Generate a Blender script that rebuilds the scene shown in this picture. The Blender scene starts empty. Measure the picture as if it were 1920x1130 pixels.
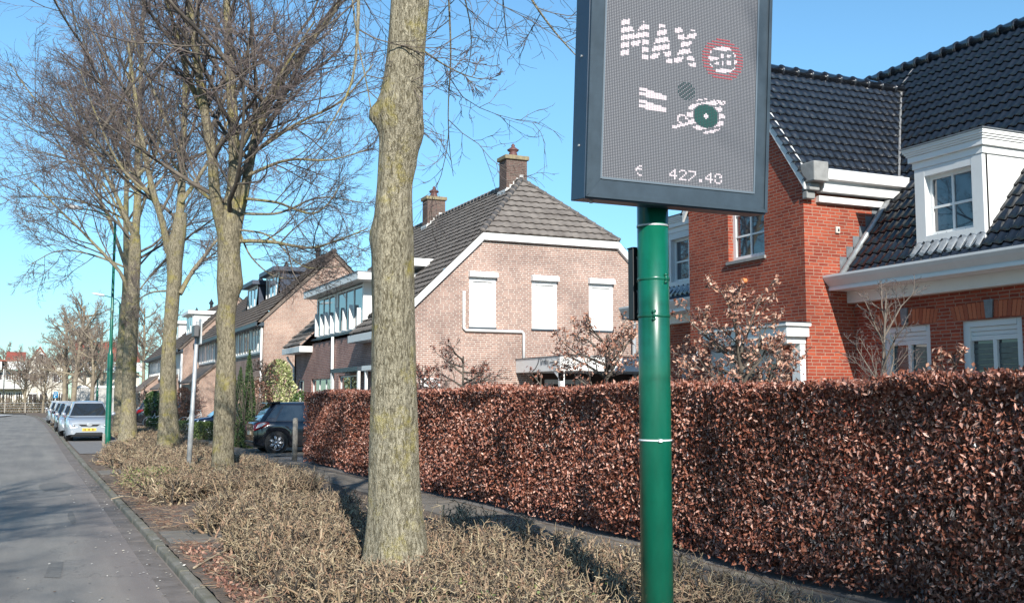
import bpy, math, random
import numpy as np
from mathutils import Vector
from mathutils.geometry import tessellate_polygon
random.seed(7)
R_ = math.radians
scene = bpy.context.scene
COL = scene.collection

# ------------------------------------------------------------ camera, light
FPX, EYE, PSI, TH = 1950.0, 1.7, R_(24.3), math.atan(181/1950.0)
cam = bpy.data.cameras.new('camera'); camo = bpy.data.objects.new('camera', cam); COL.objects.link(camo)
camo.location = (0, 0, EYE); camo.rotation_euler = (math.pi/2+TH, 0, -PSI)
cam.sensor_width = 36; cam.lens = FPX/1920*36; cam.clip_start = .1; cam.clip_end = 3000
scene.camera = camo
scene.render.resolution_x, scene.render.resolution_y = 1024, 602

SUN_AZ, SUN_EL = R_(12), R_(30)      # shadows fall 12 deg to the right of the street direction
w = bpy.data.worlds.new('World'); scene.world = w; w.use_nodes = True
nt = w.node_tree; sky = nt.nodes.new('ShaderNodeTexSky'); sky.sky_type = 'NISHITA'; sky.sun_disc = False
sky.sun_elevation = SUN_EL; sky.sun_rotation = math.pi+SUN_AZ
sky.air_density = 1.0; sky.dust_density = 0.1; sky.ozone_density = 1.6; sky.altitude = 0
bg = nt.nodes['Background']; bg.inputs[1].default_value = .105
hsv = nt.nodes.new('ShaderNodeMix'); hsv.data_type = 'RGBA'; hsv.blend_type = 'MULTIPLY'; hsv.inputs[0].default_value = 1; hsv.inputs[7].default_value = (.70, 1.05, 1.16, 1)   # the phone camera's cooler, more cyan sky
nt.links.new(sky.outputs[0], hsv.inputs[6])
tcw = nt.nodes.new('ShaderNodeTexCoord'); spw = nt.nodes.new('ShaderNodeSeparateXYZ'); nt.links.new(tcw.outputs['Generated'], spw.inputs[0])
mrw = nt.nodes.new('ShaderNodeValToRGB'); mrw.color_ramp.elements[0].color = (.64, .67, .73, 1); mrw.color_ramp.elements[0].position = .0; mrw.color_ramp.elements[1].color = (1.06, 1.04, 1.03, 1); mrw.color_ramp.elements[1].position = .30; nt.links.new(spw.outputs[2], mrw.inputs[0])
hz = nt.nodes.new('ShaderNodeMix'); hz.data_type = 'RGBA'; hz.blend_type = 'MULTIPLY'; hz.inputs[0].default_value = 1; nt.links.new(hsv.outputs[2], hz.inputs[6]); nt.links.new(mrw.outputs[0], hz.inputs[7]); nt.links.new(hz.outputs[2], bg.inputs[0])
sl = bpy.data.lights.new('sun', 'SUN'); so = bpy.data.objects.new('sun', sl); COL.objects.link(so)
sl.energy = 4.6; sl.angle = R_(.5); sl.color = (1, .95, .87)
tr = Vector((math.sin(SUN_AZ)*math.cos(SUN_EL), math.cos(SUN_AZ)*math.cos(SUN_EL), -math.sin(SUN_EL)))
so.rotation_euler = tr.to_track_quat('-Z', 'Y').to_euler()
scene.view_settings.view_transform = 'Standard'; scene.view_settings.look = 'None'
scene.view_settings.exposure = 0.66; scene.view_settings.gamma = 1

# ------------------------------------------------------------ measuring
_s, _c = math.sin, math.cos
FWD = np.array((_s(PSI)*_c(TH), _c(PSI)*_c(TH), _s(TH))); RGT = np.array((_c(PSI), -_s(PSI), 0.)); UPV = np.array((-_s(PSI)*_s(TH), -_c(PSI)*_s(TH), _c(TH)))
def at(u, v, X=None, Y=None, Z=None, D=None):
    """world point seen at photo pixel (u, v) on the plane X=, Y=, Z= or at forward distance D"""
    d = FWD+(u-960)/FPX*RGT+(565-v)/FPX*UPV
    if X is not None: t = X/d[0]
    elif Y is not None: t = Y/d[1]
    elif Z is not None: t = (Z-EYE)/d[2]
    else: t = D
    return np.array((d[0]*t, d[1]*t, EYE+d[2]*t))

# ------------------------------------------------------------ objects
OFF = {}
def tag(o, label=None, cat=None, group=None, kind=None):
    if label: o['label'] = label
    if cat: o['category'] = cat
    if group: o['group'] = group
    if kind: o['kind'] = kind
    return o
def thing(name, loc, label, cat, group=None, rz=0, local=False):
    o = bpy.data.objects.new(name, None); COL.objects.link(o); o.location = tuple(float(q) for q in loc); o.rotation_euler = (0, 0, rz)
    o.empty_display_size = .2
    OFF[o.name] = (0, 0, 0) if local else tuple(o.location)
    return tag(o, label, cat, group)
def obj(name, V, F, mat, parent=None, smooth=False, quads=None, mids=None):
    V = np.asarray(V, dtype=np.float32).reshape(-1, 3)
    if parent is not None:
        off = OFF[parent.name]; V = V-np.array(off, dtype=np.float32)
    me = bpy.data.meshes.new(name)
    if quads is not None:           # fast path, array (n,4) or (n,3)
        q = np.asarray(quads, dtype=np.int32); n, k = q.shape
        me.vertices.add(len(V)); me.vertices.foreach_set('co', V.ravel())
        me.loops.add(n*k); me.loops.foreach_set('vertex_index', q.ravel())
        me.polygons.add(n); me.polygons.foreach_set('loop_start', np.arange(0, n*k, k, dtype=np.int32))
        me.polygons.foreach_set('loop_total', np.full(n, k, dtype=np.int32))
        if smooth: me.polygons.foreach_set('use_smooth', np.ones(n, dtype=bool))
        me.update(calc_edges=True); me.validate()
    else:
        me.from_pydata([tuple(map(float, p)) for p in V], [], [tuple(f) for f in F]); me.update()
        if smooth: me.polygons.foreach_set('use_smooth', [True]*len(me.polygons))
    for m in (mat if isinstance(mat, (list, tuple)) else [mat]): me.materials.append(m)
    if mids is not None: me.polygons.foreach_set('material_index', np.asarray(mids, dtype=np.int32))
    o = bpy.data.objects.new(name, me); COL.objects.link(o)
    if parent is not None:
        o.parent = parent; OFF[o.name] = OFF[parent.name]
    return o
def copy_tree(o, parent=None):
    c = o.copy(); COL.objects.link(c); c.parent = parent
    if o.name in OFF: OFF[c.name] = OFF[o.name]
    for ch in list(o.children):
        copy_tree(ch, c)
    return c

class Pl:
    """upright plane: a runs along it, b is height, d sticks out towards the street (-X) or the camera side (-Y)"""
    def __init__(s, kind, val): s.k, s.v = kind, val
    def p(s, a, b, d=0.): return (s.v-d, a, b) if s.k == 'X' else (a, s.v-d, b)

class MB:
    def __init__(s): s.V = []; s.F = []; s.st = []
    def add(s, V, F):
        n = len(s.V); s.st.append((n, len(s.F))); s.V += [tuple(v) for v in V]; s.F += [tuple(i+n for i in f) for f in F]; return s
    def hexa(s, c):   # 8 corners, bottom 4 then top 4
        return s.add(c, [(0, 3, 2, 1), (4, 5, 6, 7), (0, 1, 5, 4), (1, 2, 6, 5), (2, 3, 7, 6), (3, 0, 4, 7)])
    def box(s, x0, x1, y0, y1, z0, z1):
        return s.hexa([(x0, y0, z0), (x1, y0, z0), (x1, y1, z0), (x0, y1, z0), (x0, y0, z1), (x1, y0, z1), (x1, y1, z1), (x0, y1, z1)])
    def pbox(s, pl, a0, a1, b0, b1, d0, d1):
        P = pl.p
        return s.hexa([P(a0, b0, d0), P(a1, b0, d0), P(a1, b0, d1), P(a0, b0, d1), P(a0, b1, d0), P(a1, b1, d0), P(a1, b1, d1), P(a0, b1, d1)])
    def beam(s, p0, p1, wv, hv):   # box along p0-p1 with half vectors wv, hv
        p0, p1, wv, hv = map(np.asarray, (p0, p1, wv, hv))
        return s.hexa([p0-wv-hv, p0+wv-hv, p1+wv-hv, p1-wv-hv, p0-wv+hv, p0+wv+hv, p1+wv+hv, p1-wv+hv])
    def prism(s, poly, depth):     # poly list of 3D pts, depth vector
        n = len(poly); q = [tuple(np.add(p, depth)) for p in poly]
        return s.add(list(poly)+q, [tuple(range(n)), tuple(range(2*n-1, n-1, -1))]+[(i, (i+1) % n, n+(i+1) % n, n+i) for i in range(n)])
    def tube(s, pts, rad, n=8, cap=True):
        pts = [np.asarray(p, float) for p in pts]; m = len(pts)
        rad = [rad]*m if not hasattr(rad, '__len__') else rad
        b = len(s.V); t0 = pts[-1]-pts[0]
        ref = np.array((0, 0, 1.)) if abs(t0[2]) < .7*np.linalg.norm(t0)+1e-9 else np.array((0, 1., 0))
        for i, p in enumerate(pts):
            t = pts[min(i+1, m-1)]-pts[max(i-1, 0)]; t = t/(np.linalg.norm(t)+1e-12)
            x = np.cross(t, ref); x /= np.linalg.norm(x)+1e-12; y = np.cross(t, x)
            for k in range(n):
                a = 2*math.pi*k/n; s.V.append(tuple(p+rad[i]*(x*math.cos(a)+y*math.sin(a))))
        for i in range(m-1):
            for k in range(n):
                k2 = (k+1) % n; s.F.append((b+i*n+k, b+(i+1)*n+k, b+(i+1)*n+k2, b+i*n+k2))
        if cap: s.F.append(tuple(b+k for k in range(n))); s.F.append(tuple(b+(m-1)*n+k for k in range(n-1, -1, -1)))
        return s
    def lathe(s, c, prof, n=12):   # prof [(r,z)], around vertical axis at c
        b = len(s.V)
        for r, z in prof:
            for k in range(n):
                a = 2*math.pi*k/n; s.V.append((c[0]+r*math.cos(a), c[1]+r*math.sin(a), c[2]+z))
        for i in range(len(prof)-1):
            for k in range(n):
                k2 = (k+1) % n; s.F.append((b+i*n+k, b+i*n+k2, b+(i+1)*n+k2, b+(i+1)*n+k))
        s.F.append(tuple(b+k for k in range(n-1, -1, -1))); s.F.append(tuple(b+(len(prof)-1)*n+k for k in range(n)))
        return s
    def each(s, name, mat, parent=None, smooth=False, bevel=0):   # every added piece becomes an object of its own
        st = s.st+[(len(s.V), len(s.F))]; out = []
        for (a, f), (b, g) in zip(st, st[1:]):
            m = MB(); m.V = s.V[a:b]; m.F = [tuple(i-a for i in q) for q in s.F[f:g]]; out.append(m.build(name, mat, parent, smooth, bevel))
        return out[0]
    def build(s, name, mat, parent=None, smooth=False, bevel=0):
        o = obj(name, s.V, s.F, mat, parent, smooth)
        if bevel:
            m = o.modifiers.new('bevel', 'BEVEL'); m.width = bevel; m.segments = 2; m.limit_method = 'ANGLE'
        return o

def wall(name, pl, outer, holes, thick, mat, parent, reveal=None):
    """wall slab: outer and holes are (a,b) loops; front at d=0, back at d=-thick, with real openings"""
    loops = [outer]+holes
    tri = tessellate_polygon([[Vector((a, b, 0)) for a, b in L] for L in loops])
    pts = [q for L in loops for q in L]; n = len(pts)
    V = [pl.p(a, b, 0) for a, b in pts]+[pl.p(a, b, -thick) for a, b in pts]
    F = [tuple(t) for t in tri]+[tuple(i+n for i in t) for t in tri]
    k = 0
    for L in loops:
        m = len(L)
        for i in range(m): F.append((k+i, k+(i+1) % m, n+k+(i+1) % m, n+k+i))
        k += m
    return obj(name, V, F, mat, parent)
def rect(a0, a1, b0, b1): return [(a0, b0), (a1, b0), (a1, b1), (a0, b1)]

# ------------------------------------------------------------ materials
def M(name, col, rough=.7, metal=0, spec=.5, coat=0, var=0, vscale=3., bump=0, bscale=40., col2=None, emit=None, island=None, transl=0, bdist=.01):
    m = bpy.data.materials.new(name); m.use_nodes = True; nt = m.node_tree; N = nt.nodes; L = nt.links
    b = N['Principled BSDF']; b.inputs['Roughness'].default_value = rough; b.inputs['Metallic'].default_value = metal
    b.inputs['Specular IOR Level'].default_value = spec; b.inputs['Coat Weight'].default_value = coat
    c4 = (*col, 1); b.inputs['Base Color'].default_value = c4
    geo = N.new('ShaderNodeNewGeometry')
    if island:     # list of colours picked per loose piece
        r = N.new('ShaderNodeValToRGB'); r.color_ramp.interpolation = 'LINEAR'
        while len(r.color_ramp.elements) < len(island): r.color_ramp.elements.new(.5)
        for i, cc in enumerate(island): r.color_ramp.elements[i].position = i/(len(island)-1); r.color_ramp.elements[i].color = (*cc, 1)
        L.new(geo.outputs['Random Per Island'], r.inputs[0]); L.new(r.outputs[0], b.inputs['Base Color'])
        csrc = r.outputs[0]
    elif var or col2:
        n = N.new('ShaderNodeTexNoise'); n.inputs['Scale'].default_value = vscale; n.inputs['Detail'].default_value = 8; n.inputs['Roughness'].default_value = .65
        L.new(geo.outputs['Position'], n.inputs['Vector'])
        r = N.new('ShaderNodeValToRGB'); r.color_ramp.elements[0].position = .35; r.color_ramp.elements[1].position = .68
        c2 = col2 if col2 else tuple(q*(1-var) for q in col)
        r.color_ramp.elements[0].color = (*c2, 1); r.color_ramp.elements[1].color = c4
        L.new(n.outputs['Fac'], r.inputs[0]); L.new(r.outputs[0], b.inputs['Base Color']); csrc = r.outputs[0]
    else: csrc = None
    if bump:
        n2 = N.new('ShaderNodeTexNoise'); n2.inputs['Scale'].default_value = bscale; n2.inputs['Detail'].default_value = 6
        L.new(geo.outputs['Position'], n2.inputs['Vector'])
        bp = N.new('ShaderNodeBump'); bp.inputs['Strength'].default_value = bump; bp.inputs['Distance'].default_value = bdist
        L.new(n2.outputs['Fac'], bp.inputs['Height']); L.new(bp.outputs[0], b.inputs['Normal'])
    if emit:
        b.inputs['Emission Color'].default_value = (*emit[0], 1); b.inputs['Emission Strength'].default_value = emit[1]
    if transl:
        t = N.new('ShaderNodeBsdfTranslucent'); t.inputs[0].default_value = c4
        if csrc: L.new(csrc, t.inputs[0])
        mx = N.new('ShaderNodeMixShader'); mx.inputs[0].default_value = transl
        L.new(b.outputs[0], mx.inputs[1]); L.new(t.outputs[0], mx.inputs[2]); L.new(mx.outputs[0], N['Material Output'].inputs['Surface'])
    return m
def brick_mat(name, c1, c2, mortar, bw=.21, rh=.0625, ms=.011, bump=.6, stain=None, vertical=False):
    m = bpy.data.materials.new(name); m.use_nodes = True; nt = m.node_tree; N = nt.nodes; L = nt.links
    b = N['Principled BSDF']; b.inputs['Roughness'].default_value = .85; b.inputs['Specular IOR Level'].default_value = .3
    geo = N.new('ShaderNodeNewGeometry'); sp = N.new('ShaderNodeSeparateXYZ'); L.new(geo.outputs['Position'], sp.inputs[0])
    sn = N.new('ShaderNodeSeparateXYZ'); L.new(geo.outputs['True Normal'], sn.inputs[0])
    ab = N.new('ShaderNodeMath'); ab.operation = 'ABSOLUTE'; L.new(sn.outputs[0], ab.inputs[0])
    gt = N.new('ShaderNodeMath'); gt.operation = 'GREATER_THAN'; gt.inputs[1].default_value = .5; L.new(ab.outputs[0], gt.inputs[0])
    mx = N.new('ShaderNodeMix'); L.new(gt.outputs[0], mx.inputs[0]); L.new(sp.outputs[0], mx.inputs[2]); L.new(sp.outputs[1], mx.inputs[3])
    cb = N.new('ShaderNodeCombineXYZ'); 
    if vertical: L.new(mx.outputs[0], cb.inputs[1]); L.new(sp.outputs[2], cb.inputs[0])
    else: L.new(mx.outputs[0], cb.inputs[0]); L.new(sp.outputs[2], cb.inputs[1])
    dn = N.new('ShaderNodeTexNoise'); dn.inputs['Scale'].default_value = 14; dn.inputs['Detail'].default_value = 3; L.new(geo.outputs['Position'], dn.inputs['Vector']); va = N.new('ShaderNodeVectorMath'); va.operation = 'MULTIPLY_ADD'; va.inputs[1].default_value = (.014, .014, 0); L.new(dn.outputs['Color'], va.inputs[0]); L.new(cb.outputs[0], va.inputs[2])
    bt = N.new('ShaderNodeTexBrick'); L.new(va.outputs[0], bt.inputs['Vector']); bt.inputs['Scale'].default_value = 1
    bt.inputs['Brick Width'].default_value = bw; bt.inputs['Row Height'].default_value = rh; bt.inputs['Mortar Size'].default_value = ms
    bt.inputs['Mortar Smooth'].default_value = .2; bt.inputs['Bias'].default_value = 0; bt.offset = .42; bt.squash = .85; bt.squash_frequency = 3
    bt.inputs['Color1'].default_value = (*c1, 1); bt.inputs['Color2'].default_value = (*c2, 1); bt.inputs['Mortar'].default_value = (*mortar, 1)
    n = N.new('ShaderNodeTexNoise'); n.inputs['Scale'].default_value = 1.1; n.inputs['Detail'].default_value = 7; L.new(geo.outputs['Position'], n.inputs['Vector'])
    r = N.new('ShaderNodeValToRGB'); r.color_ramp.elements[0].position = .3; r.color_ramp.elements[0].color = (.72, .7, .7, 1); r.color_ramp.elements[1].position = .75; r.color_ramp.elements[1].color = (1.12, 1.1, 1.08, 1)
    L.new(n.outputs['Fac'], r.inputs[0])
    ml = N.new('ShaderNodeMix'); ml.data_type = 'RGBA'; ml.blend_type = 'MULTIPLY'; ml.inputs[0].default_value = 1
    L.new(bt.outputs['Color'], ml.inputs[6]); L.new(r.outputs[0], ml.inputs[7]); src = ml.outputs[2]
    if stain:      # whitish lime bloom patches
        n3 = N.new('ShaderNodeTexNoise'); n3.inputs['Scale'].default_value = stain[1]; n3.inputs['Detail'].default_value = 9; n3.inputs['Roughness'].default_value = .7
        L.new(geo.outputs['Position'], n3.inputs['Vector'])
        r3 = N.new('ShaderNodeValToRGB'); r3.color_ramp.elements[0].position = stain[2]; r3.color_ramp.elements[1].position = stain[2]+.08
        L.new(n3.outputs['Fac'], r3.inputs[0])
        m3 = N.new('ShaderNodeMix'); m3.data_type = 'RGBA'; L.new(r3.outputs[0], m3.inputs[0]); L.new(src, m3.inputs[6]); m3.inputs[7].default_value = (*stain[0], 1); src = m3.outputs[2]
    L.new(src, b.inputs['Base Color'])
    inv = N.new('ShaderNodeMath'); inv.operation = 'SUBTRACT'; inv.inputs[0].default_value = 1; L.new(bt.outputs['Fac'], inv.inputs[1])
    n4 = N.new('ShaderNodeTexNoise'); n4.inputs['Scale'].default_value = 60; L.new(geo.outputs['Position'], n4.inputs['Vector'])
    ad = N.new('ShaderNodeMath'); ad.operation = 'MULTIPLY_ADD'; ad.inputs[1].default_value = .35; L.new(n4.outputs['Fac'], ad.inputs[0]); L.new(inv.outputs[0], ad.inputs[2])
    bp = N.new('ShaderNodeBump'); bp.inputs['Strength'].default_value = bump; bp.inputs['Distance'].default_value = .012
    L.new(ad.outputs[0], bp.inputs['Height']); L.new(bp.outputs[0], b.inputs['Normal'])
    return m
def bark_mat(name, base, dark, lichen, lic=.6, scale=1.):
    m = bpy.data.materials.new(name); m.use_nodes = True; nt = m.node_tree; N = nt.nodes; L = nt.links
    b = N['Principled BSDF']; b.inputs['Roughness'].default_value = .9; b.inputs['Specular IOR Level'].default_value = .2
    tc = N.new('ShaderNodeNewGeometry'); mp = N.new('ShaderNodeMapping'); mp.inputs['Scale'].default_value = (1, 1, .28); L.new(tc.outputs['Position'], mp.inputs[0])
    n = N.new('ShaderNodeTexNoise'); n.inputs['Scale'].default_value = 48*scale; n.inputs['Detail'].default_value = 8; n.inputs['Roughness'].default_value = .7; n.inputs['Distortion'].default_value = 1.0; L.new(mp.outputs[0], n.inputs['Vector'])
    v = N.new('ShaderNodeTexVoronoi'); v.feature = 'DISTANCE_TO_EDGE'; v.inputs['Scale'].default_value = 60*scale
    mp2 = N.new('ShaderNodeMapping'); mp2.inputs['Scale'].default_value = (1, 1, .22); L.new(tc.outputs['Position'], mp2.inputs[0]); 
    dn = N.new('ShaderNodeTexNoise'); dn.inputs['Scale'].default_value = 9; L.new(tc.outputs['Position'], dn.inputs['Vector'])
    va = N.new('ShaderNodeVectorMath'); va.operation = 'MULTIPLY_ADD'; va.inputs[1].default_value = (.12, .12, .12); L.new(dn.outputs['Color'], va.inputs[0]); L.new(mp2.outputs[0], va.inputs[2]); L.new(va.outputs[0], v.inputs['Vector'])
    r = N.new('ShaderNodeValToRGB'); r.color_ramp.elements[0].position = .42; r.color_ramp.elements[0].color = (*dark, 1); r.color_ramp.elements[1].position = .56; r.color_ramp.elements[1].color = (*base, 1)
    L.new(n.outputs['Fac'], r.inputs[0])
    cr = N.new('ShaderNodeValToRGB'); cr.color_ramp.elements[0].color = (.62, .6, .57, 1); cr.color_ramp.elements[1].position = .12; L.new(v.outputs['Distance'], cr.inputs[0])
    mu = N.new('ShaderNodeMix'); mu.data_type = 'RGBA'; mu.blend_type = 'MULTIPLY'; mu.inputs[0].default_value = .4; L.new(r.outputs[0], mu.inputs[6]); L.new(cr.outputs[0], mu.inputs[7])
    g = N.new('ShaderNodeTexNoise'); g.inputs['Scale'].default_value = 2.3; g.inputs['Detail'].default_value = 9; g.inputs['Roughness'].default_value = .75; L.new(tc.outputs['Position'], g.inputs['Vector'])
    gr = N.new('ShaderNodeValToRGB'); gr.color_ramp.elements[0].position = lic-.07; gr.color_ramp.elements[1].position = lic+.1; gr.color_ramp.elements[1].color = (.85, .85, .85, 1); L.new(g.outputs['Fac'], gr.inputs[0])
    mx = N.new('ShaderNodeMix'); mx.data_type = 'RGBA'; L.new(gr.outputs[0], mx.inputs[0]); L.new(mu.outputs[2], mx.inputs[6]); mx.inputs[7].default_value = (*lichen, 1)
    p = N.new('ShaderNodeTexVoronoi'); p.inputs['Scale'].default_value = 5.5; L.new(tc.outputs['Position'], p.inputs['Vector'])
    pr = N.new('ShaderNodeValToRGB'); pr.color_ramp.elements[0].position = .13; pr.color_ramp.elements[0].color = (1, 1, 1, 1); pr.color_ramp.elements[1].position = .2; pr.color_ramp.elements[1].color = (0, 0, 0, 1)
    va2 = N.new('ShaderNodeMath'); va2.operation = 'MULTIPLY_ADD'; va2.inputs[1].default_value = .35; L.new(n.outputs['Fac'], va2.inputs[0]); L.new(p.outputs['Distance'], va2.inputs[2]); va2.inputs[2].default_value = 0
    L.new(va2.outputs[0], pr.inputs[0])
    mz = N.new('ShaderNodeMix'); mz.data_type = 'RGBA'; L.new(pr.outputs[0], mz.inputs[0]); L.new(mx.outputs[2], mz.inputs[6]); mz.inputs[7].default_value = (.42, .43, .36, 1)
    L.new(mz.outputs[2], b.inputs['Base Color'])
    ad = N.new('ShaderNodeMath'); ad.operation = 'MULTIPLY_ADD'; ad.inputs[1].default_value = .45; L.new(cr.outputs[0], ad.inputs[0]); L.new(n.outputs['Fac'], ad.inputs[2])
    bp = N.new('ShaderNodeBump'); bp.inputs['Strength'].default_value = 1.0; bp.inputs['Distance'].default_value = .028; L.new(ad.outputs[0], bp.inputs['Height']); L.new(bp.outputs[0], b.inputs['Normal'])
    return m

white = M('white_paint', (.78, .78, .76), .45, var=.06, vscale=2)
off_white = M('cream_grey_trim', (.68, .69, .68), .5, var=.08, vscale=3)
glass = M('window_glass', (.02, .026, .032), .03, spec=1.0, coat=.5)
curtain = M('curtain_glass', (.30, .31, .31), .06, spec=.8, coat=1, var=.5, vscale=5)
dark_in = M('dark_interior', (.012, .012, .014), .9)
def painted_green():
    m = M('green_paint', (.001, .115, .066), .33, coat=.4, bump=.12, bscale=14, bdist=.004); nt = m.node_tree; N = nt.nodes; L = nt.links; b = N['Principled BSDF']
    geo = N.new('ShaderNodeNewGeometry')
    def tex(scale, zs, lo, hi, c0, c1):
        mp = N.new('ShaderNodeMapping'); mp.inputs['Scale'].default_value = (1, 1, zs); L.new(geo.outputs['Position'], mp.inputs[0])
        n = N.new('ShaderNodeTexNoise'); n.inputs['Scale'].default_value = scale; n.inputs['Detail'].default_value = 9; n.inputs['Roughness'].default_value = .7; L.new(mp.outputs[0], n.inputs['Vector'])
        r = N.new('ShaderNodeValToRGB'); r.color_ramp.elements[0].position = lo; r.color_ramp.elements[1].position = hi; r.color_ramp.elements[0].color = (*c0, 1); r.color_ramp.elements[1].color = (*c1, 1); L.new(n.outputs['Fac'], r.inputs[0]); return r.outputs[0]
    base = tex(5, .4, .3, .75, (.001, .085, .05), (.003, .135, .08)); chips = tex(19, .8, .735, .75, (0, 0, 0), (1, 1, 1)); grime = tex(2.2, 2.2, .5, .75, (1, 1, 1), (.62, .62, .55))
    g = N.new('ShaderNodeMix'); g.data_type = 'RGBA'; g.blend_type = 'MULTIPLY'; g.inputs[0].default_value = 1; L.new(base, g.inputs[6]); L.new(grime, g.inputs[7])
    x = N.new('ShaderNodeMix'); x.data_type = 'RGBA'; L.new(chips, x.inputs[0]); L.new(g.outputs[2], x.inputs[6]); x.inputs[7].default_value = (.35, .5, .44, 1); L.new(x.outputs[2], b.inputs['Base Color'])
    return m
green_paint = painted_green()
charcoal = M('charcoal_metal', (.045, .065, .085), .42, var=.3, vscale=6, bump=.05)
blackm = M('black_plastic', (.012, .013, .015), .4)
steel = M('galvanised_steel', (.5, .52, .53), .45, metal=.35, var=.25, vscale=12)
lead = M('lead_flashing', (.22, .24, .26), .5, metal=.3, var=.35, vscale=9, bump=.4, bscale=25)
concrete = M('grey_stone_block', (.3, .3, .29), .85, var=.3, vscale=6, bump=.3)
rubber = M('rubber', (.015, .015, .016), .75)
alloy = M('alloy', (.55, .56, .58), .3, metal=.7)
pipe_w = M('white_pvc', (.75, .74, .72), .4)
# ------------------------------------------------------------ ground, road, kerb
def sheet(name, poly, z, mat, kind='structure', label=None):
    o = obj(name, [(x, y, z) for x, y in poly], [tuple(range(len(poly)))], mat); return tag(o, label, None, None, kind)
grass_far = M('rough_grass', (.09, .11, .04), .95, col2=(.16, .13, .07), vscale=1.5, bump=.5, bscale=12)
def asphalt_mat():
    m = M('asphalt', (.135, .135, .137), .9, bump=.35, bscale=160, bdist=.006); nt = m.node_tree; N = nt.nodes; L = nt.links; b = N['Principled BSDF']
    geo = N.new('ShaderNodeNewGeometry')
    def noise(s, sc=(1, 1, 1), det=8, rgh=.6):
        mp = N.new('ShaderNodeMapping'); mp.inputs['Scale'].default_value = sc; L.new(geo.outputs['Position'], mp.inputs[0])
        n = N.new('ShaderNodeTexNoise'); n.inputs['Scale'].default_value = s; n.inputs['Detail'].default_value = det; n.inputs['Roughness'].default_value = rgh; L.new(mp.outputs[0], n.inputs['Vector']); return n.outputs['Fac']
    def ramp(src, p0, c0, p1, c1):
        r = N.new('ShaderNodeValToRGB'); r.color_ramp.elements[0].position = p0; r.color_ramp.elements[0].color = (*c0, 1); r.color_ramp.elements[1].position = p1; r.color_ramp.elements[1].color = (*c1, 1); L.new(src, r.inputs[0]); return r.outputs[0]
    def mul(a, c, f=1., mode='MULTIPLY'):
        x = N.new('ShaderNodeMix'); x.data_type = 'RGBA'; x.blend_type = mode; x.inputs[0].default_value = f; L.new(a, x.inputs[6]); L.new(c, x.inputs[7]); return x.outputs[2]
    base = ramp(noise(1.3, (1, .35, 1)), .3, (.20, .19, .175), .72, (.265, .25, .228))
    agg = ramp(noise(210, det=3), .38, (.55, .55, .54), .66, (1.38, 1.36, 1.33))
    s = mul(base, agg)
    # pinkish dusty run along the gutter side
    sp = N.new('ShaderNodeSeparateXYZ'); L.new(geo.outputs['Position'], sp.inputs[0])
    ad = N.new('ShaderNodeMath'); ad.operation = 'MULTIPLY_ADD'; ad.inputs[1].default_value = .5; L.new(noise(2.2), ad.inputs[0]); L.new(sp.outputs[0], ad.inputs[2])
    mr = N.new('ShaderNodeMapRange'); mr.inputs[1].default_value = .55; mr.inputs[2].default_value = 1.25; mr.inputs[3].default_value = 0; mr.inputs[4].default_value = .7; L.new(ad.outputs[0], mr.inputs[0])
    x = N.new('ShaderNodeMix'); x.data_type = 'RGBA'; L.new(mr.outputs[0], x.inputs[0]); L.new(s, x.inputs[6]); x.inputs[7].default_value = (.215, .175, .155, 1)
    streak = ramp(noise(3.0, (1, .05, 1), 6), .35, (.86, .86, .87), .65, (1.08, 1.075, 1.06)); bl = ramp(noise(.55, (1, .5, 1), 5), .4, (.88, .88, .89), .62, (1.06, 1.06, 1.05))
    vo = N.new('ShaderNodeTexVoronoi'); vo.feature = 'DISTANCE_TO_EDGE'; vo.inputs['Scale'].default_value = .55
    wv = N.new('ShaderNodeTexNoise'); wv.inputs['Scale'].default_value = 2.5; wv.inputs['Detail'].default_value = 7; L.new(geo.outputs['Position'], wv.inputs['Vector'])
    wa = N.new('ShaderNodeVectorMath'); wa.operation = 'MULTIPLY_ADD'; wa.inputs[1].default_value = (.9, .9, 0); L.new(wv.outputs['Color'], wa.inputs[0]); L.new(geo.outputs['Position'], wa.inputs[2]); L.new(wa.outputs[0], vo.inputs['Vector'])
    crk = ramp(vo.outputs['Distance'], .0015, (.55, .55, .55), .006, (1, 1, 1))
    s2 = mul(mul(x.outputs[2], streak), bl); s2 = mul(s2, crk, .6)
    fl = ramp(noise(34, det=2), .72, (0, 0, 0), .76, (.10, .10, .09))
    L.new(mul(s2, fl, 1., 'ADD'), b.inputs['Base Color'])
    return m
asph = asphalt_mat()
soil = M('bare_soil', (.19, .14, .105), .97, col2=(.09, .068, .05), vscale=5, bump=.9, bscale=30, bdist=.03)
paver = M('concrete_paver', (.21, .185, .155), .9, col2=(.13, .115, .095), vscale=4, bump=.3, bscale=50)
kerbm = M('kerb_concrete', (.23, .21, .18), .95, col2=(.105, .10, .065), vscale=2.4, bump=.5, bscale=40)
gutm = M('gutter_concrete', (.2, .17, .15), .9, col2=(.12, .10, .085), vscale=4, bump=.4, bscale=30)

sheet('ground', [(-1200, -300), (1500, -300), (1500, 2000), (-1200, 2000)], -.16, grass_far)
KP = [(-40, 1.42), (0, 1.40), (9, 1.34), (14, 1.28), (22, 1.18), (30, 1.06), (42, .92), (57, .78), (80, .45), (107, -.2), (128, -1.6), (140, -5)]
def kx(y):
    for (y0, x0), (y1, x1) in zip(KP, KP[1:]):
        if y <= y1: return x0+(x1-x0)*(y-y0)/(y1-y0)
    return KP[-1][1]
ys = [k[0] for k in KP]
sheet('road', [(-5.6, -60), (1.4, -60)]+[(kx(y)+.02, y) for y in ys[:-1]]+[(-6, 136), (-60, 140), (-60, 128), (-9, 124), (-7.2, 100), (-5.9, 60), (-5.6, 20)], -.085, asph)
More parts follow.
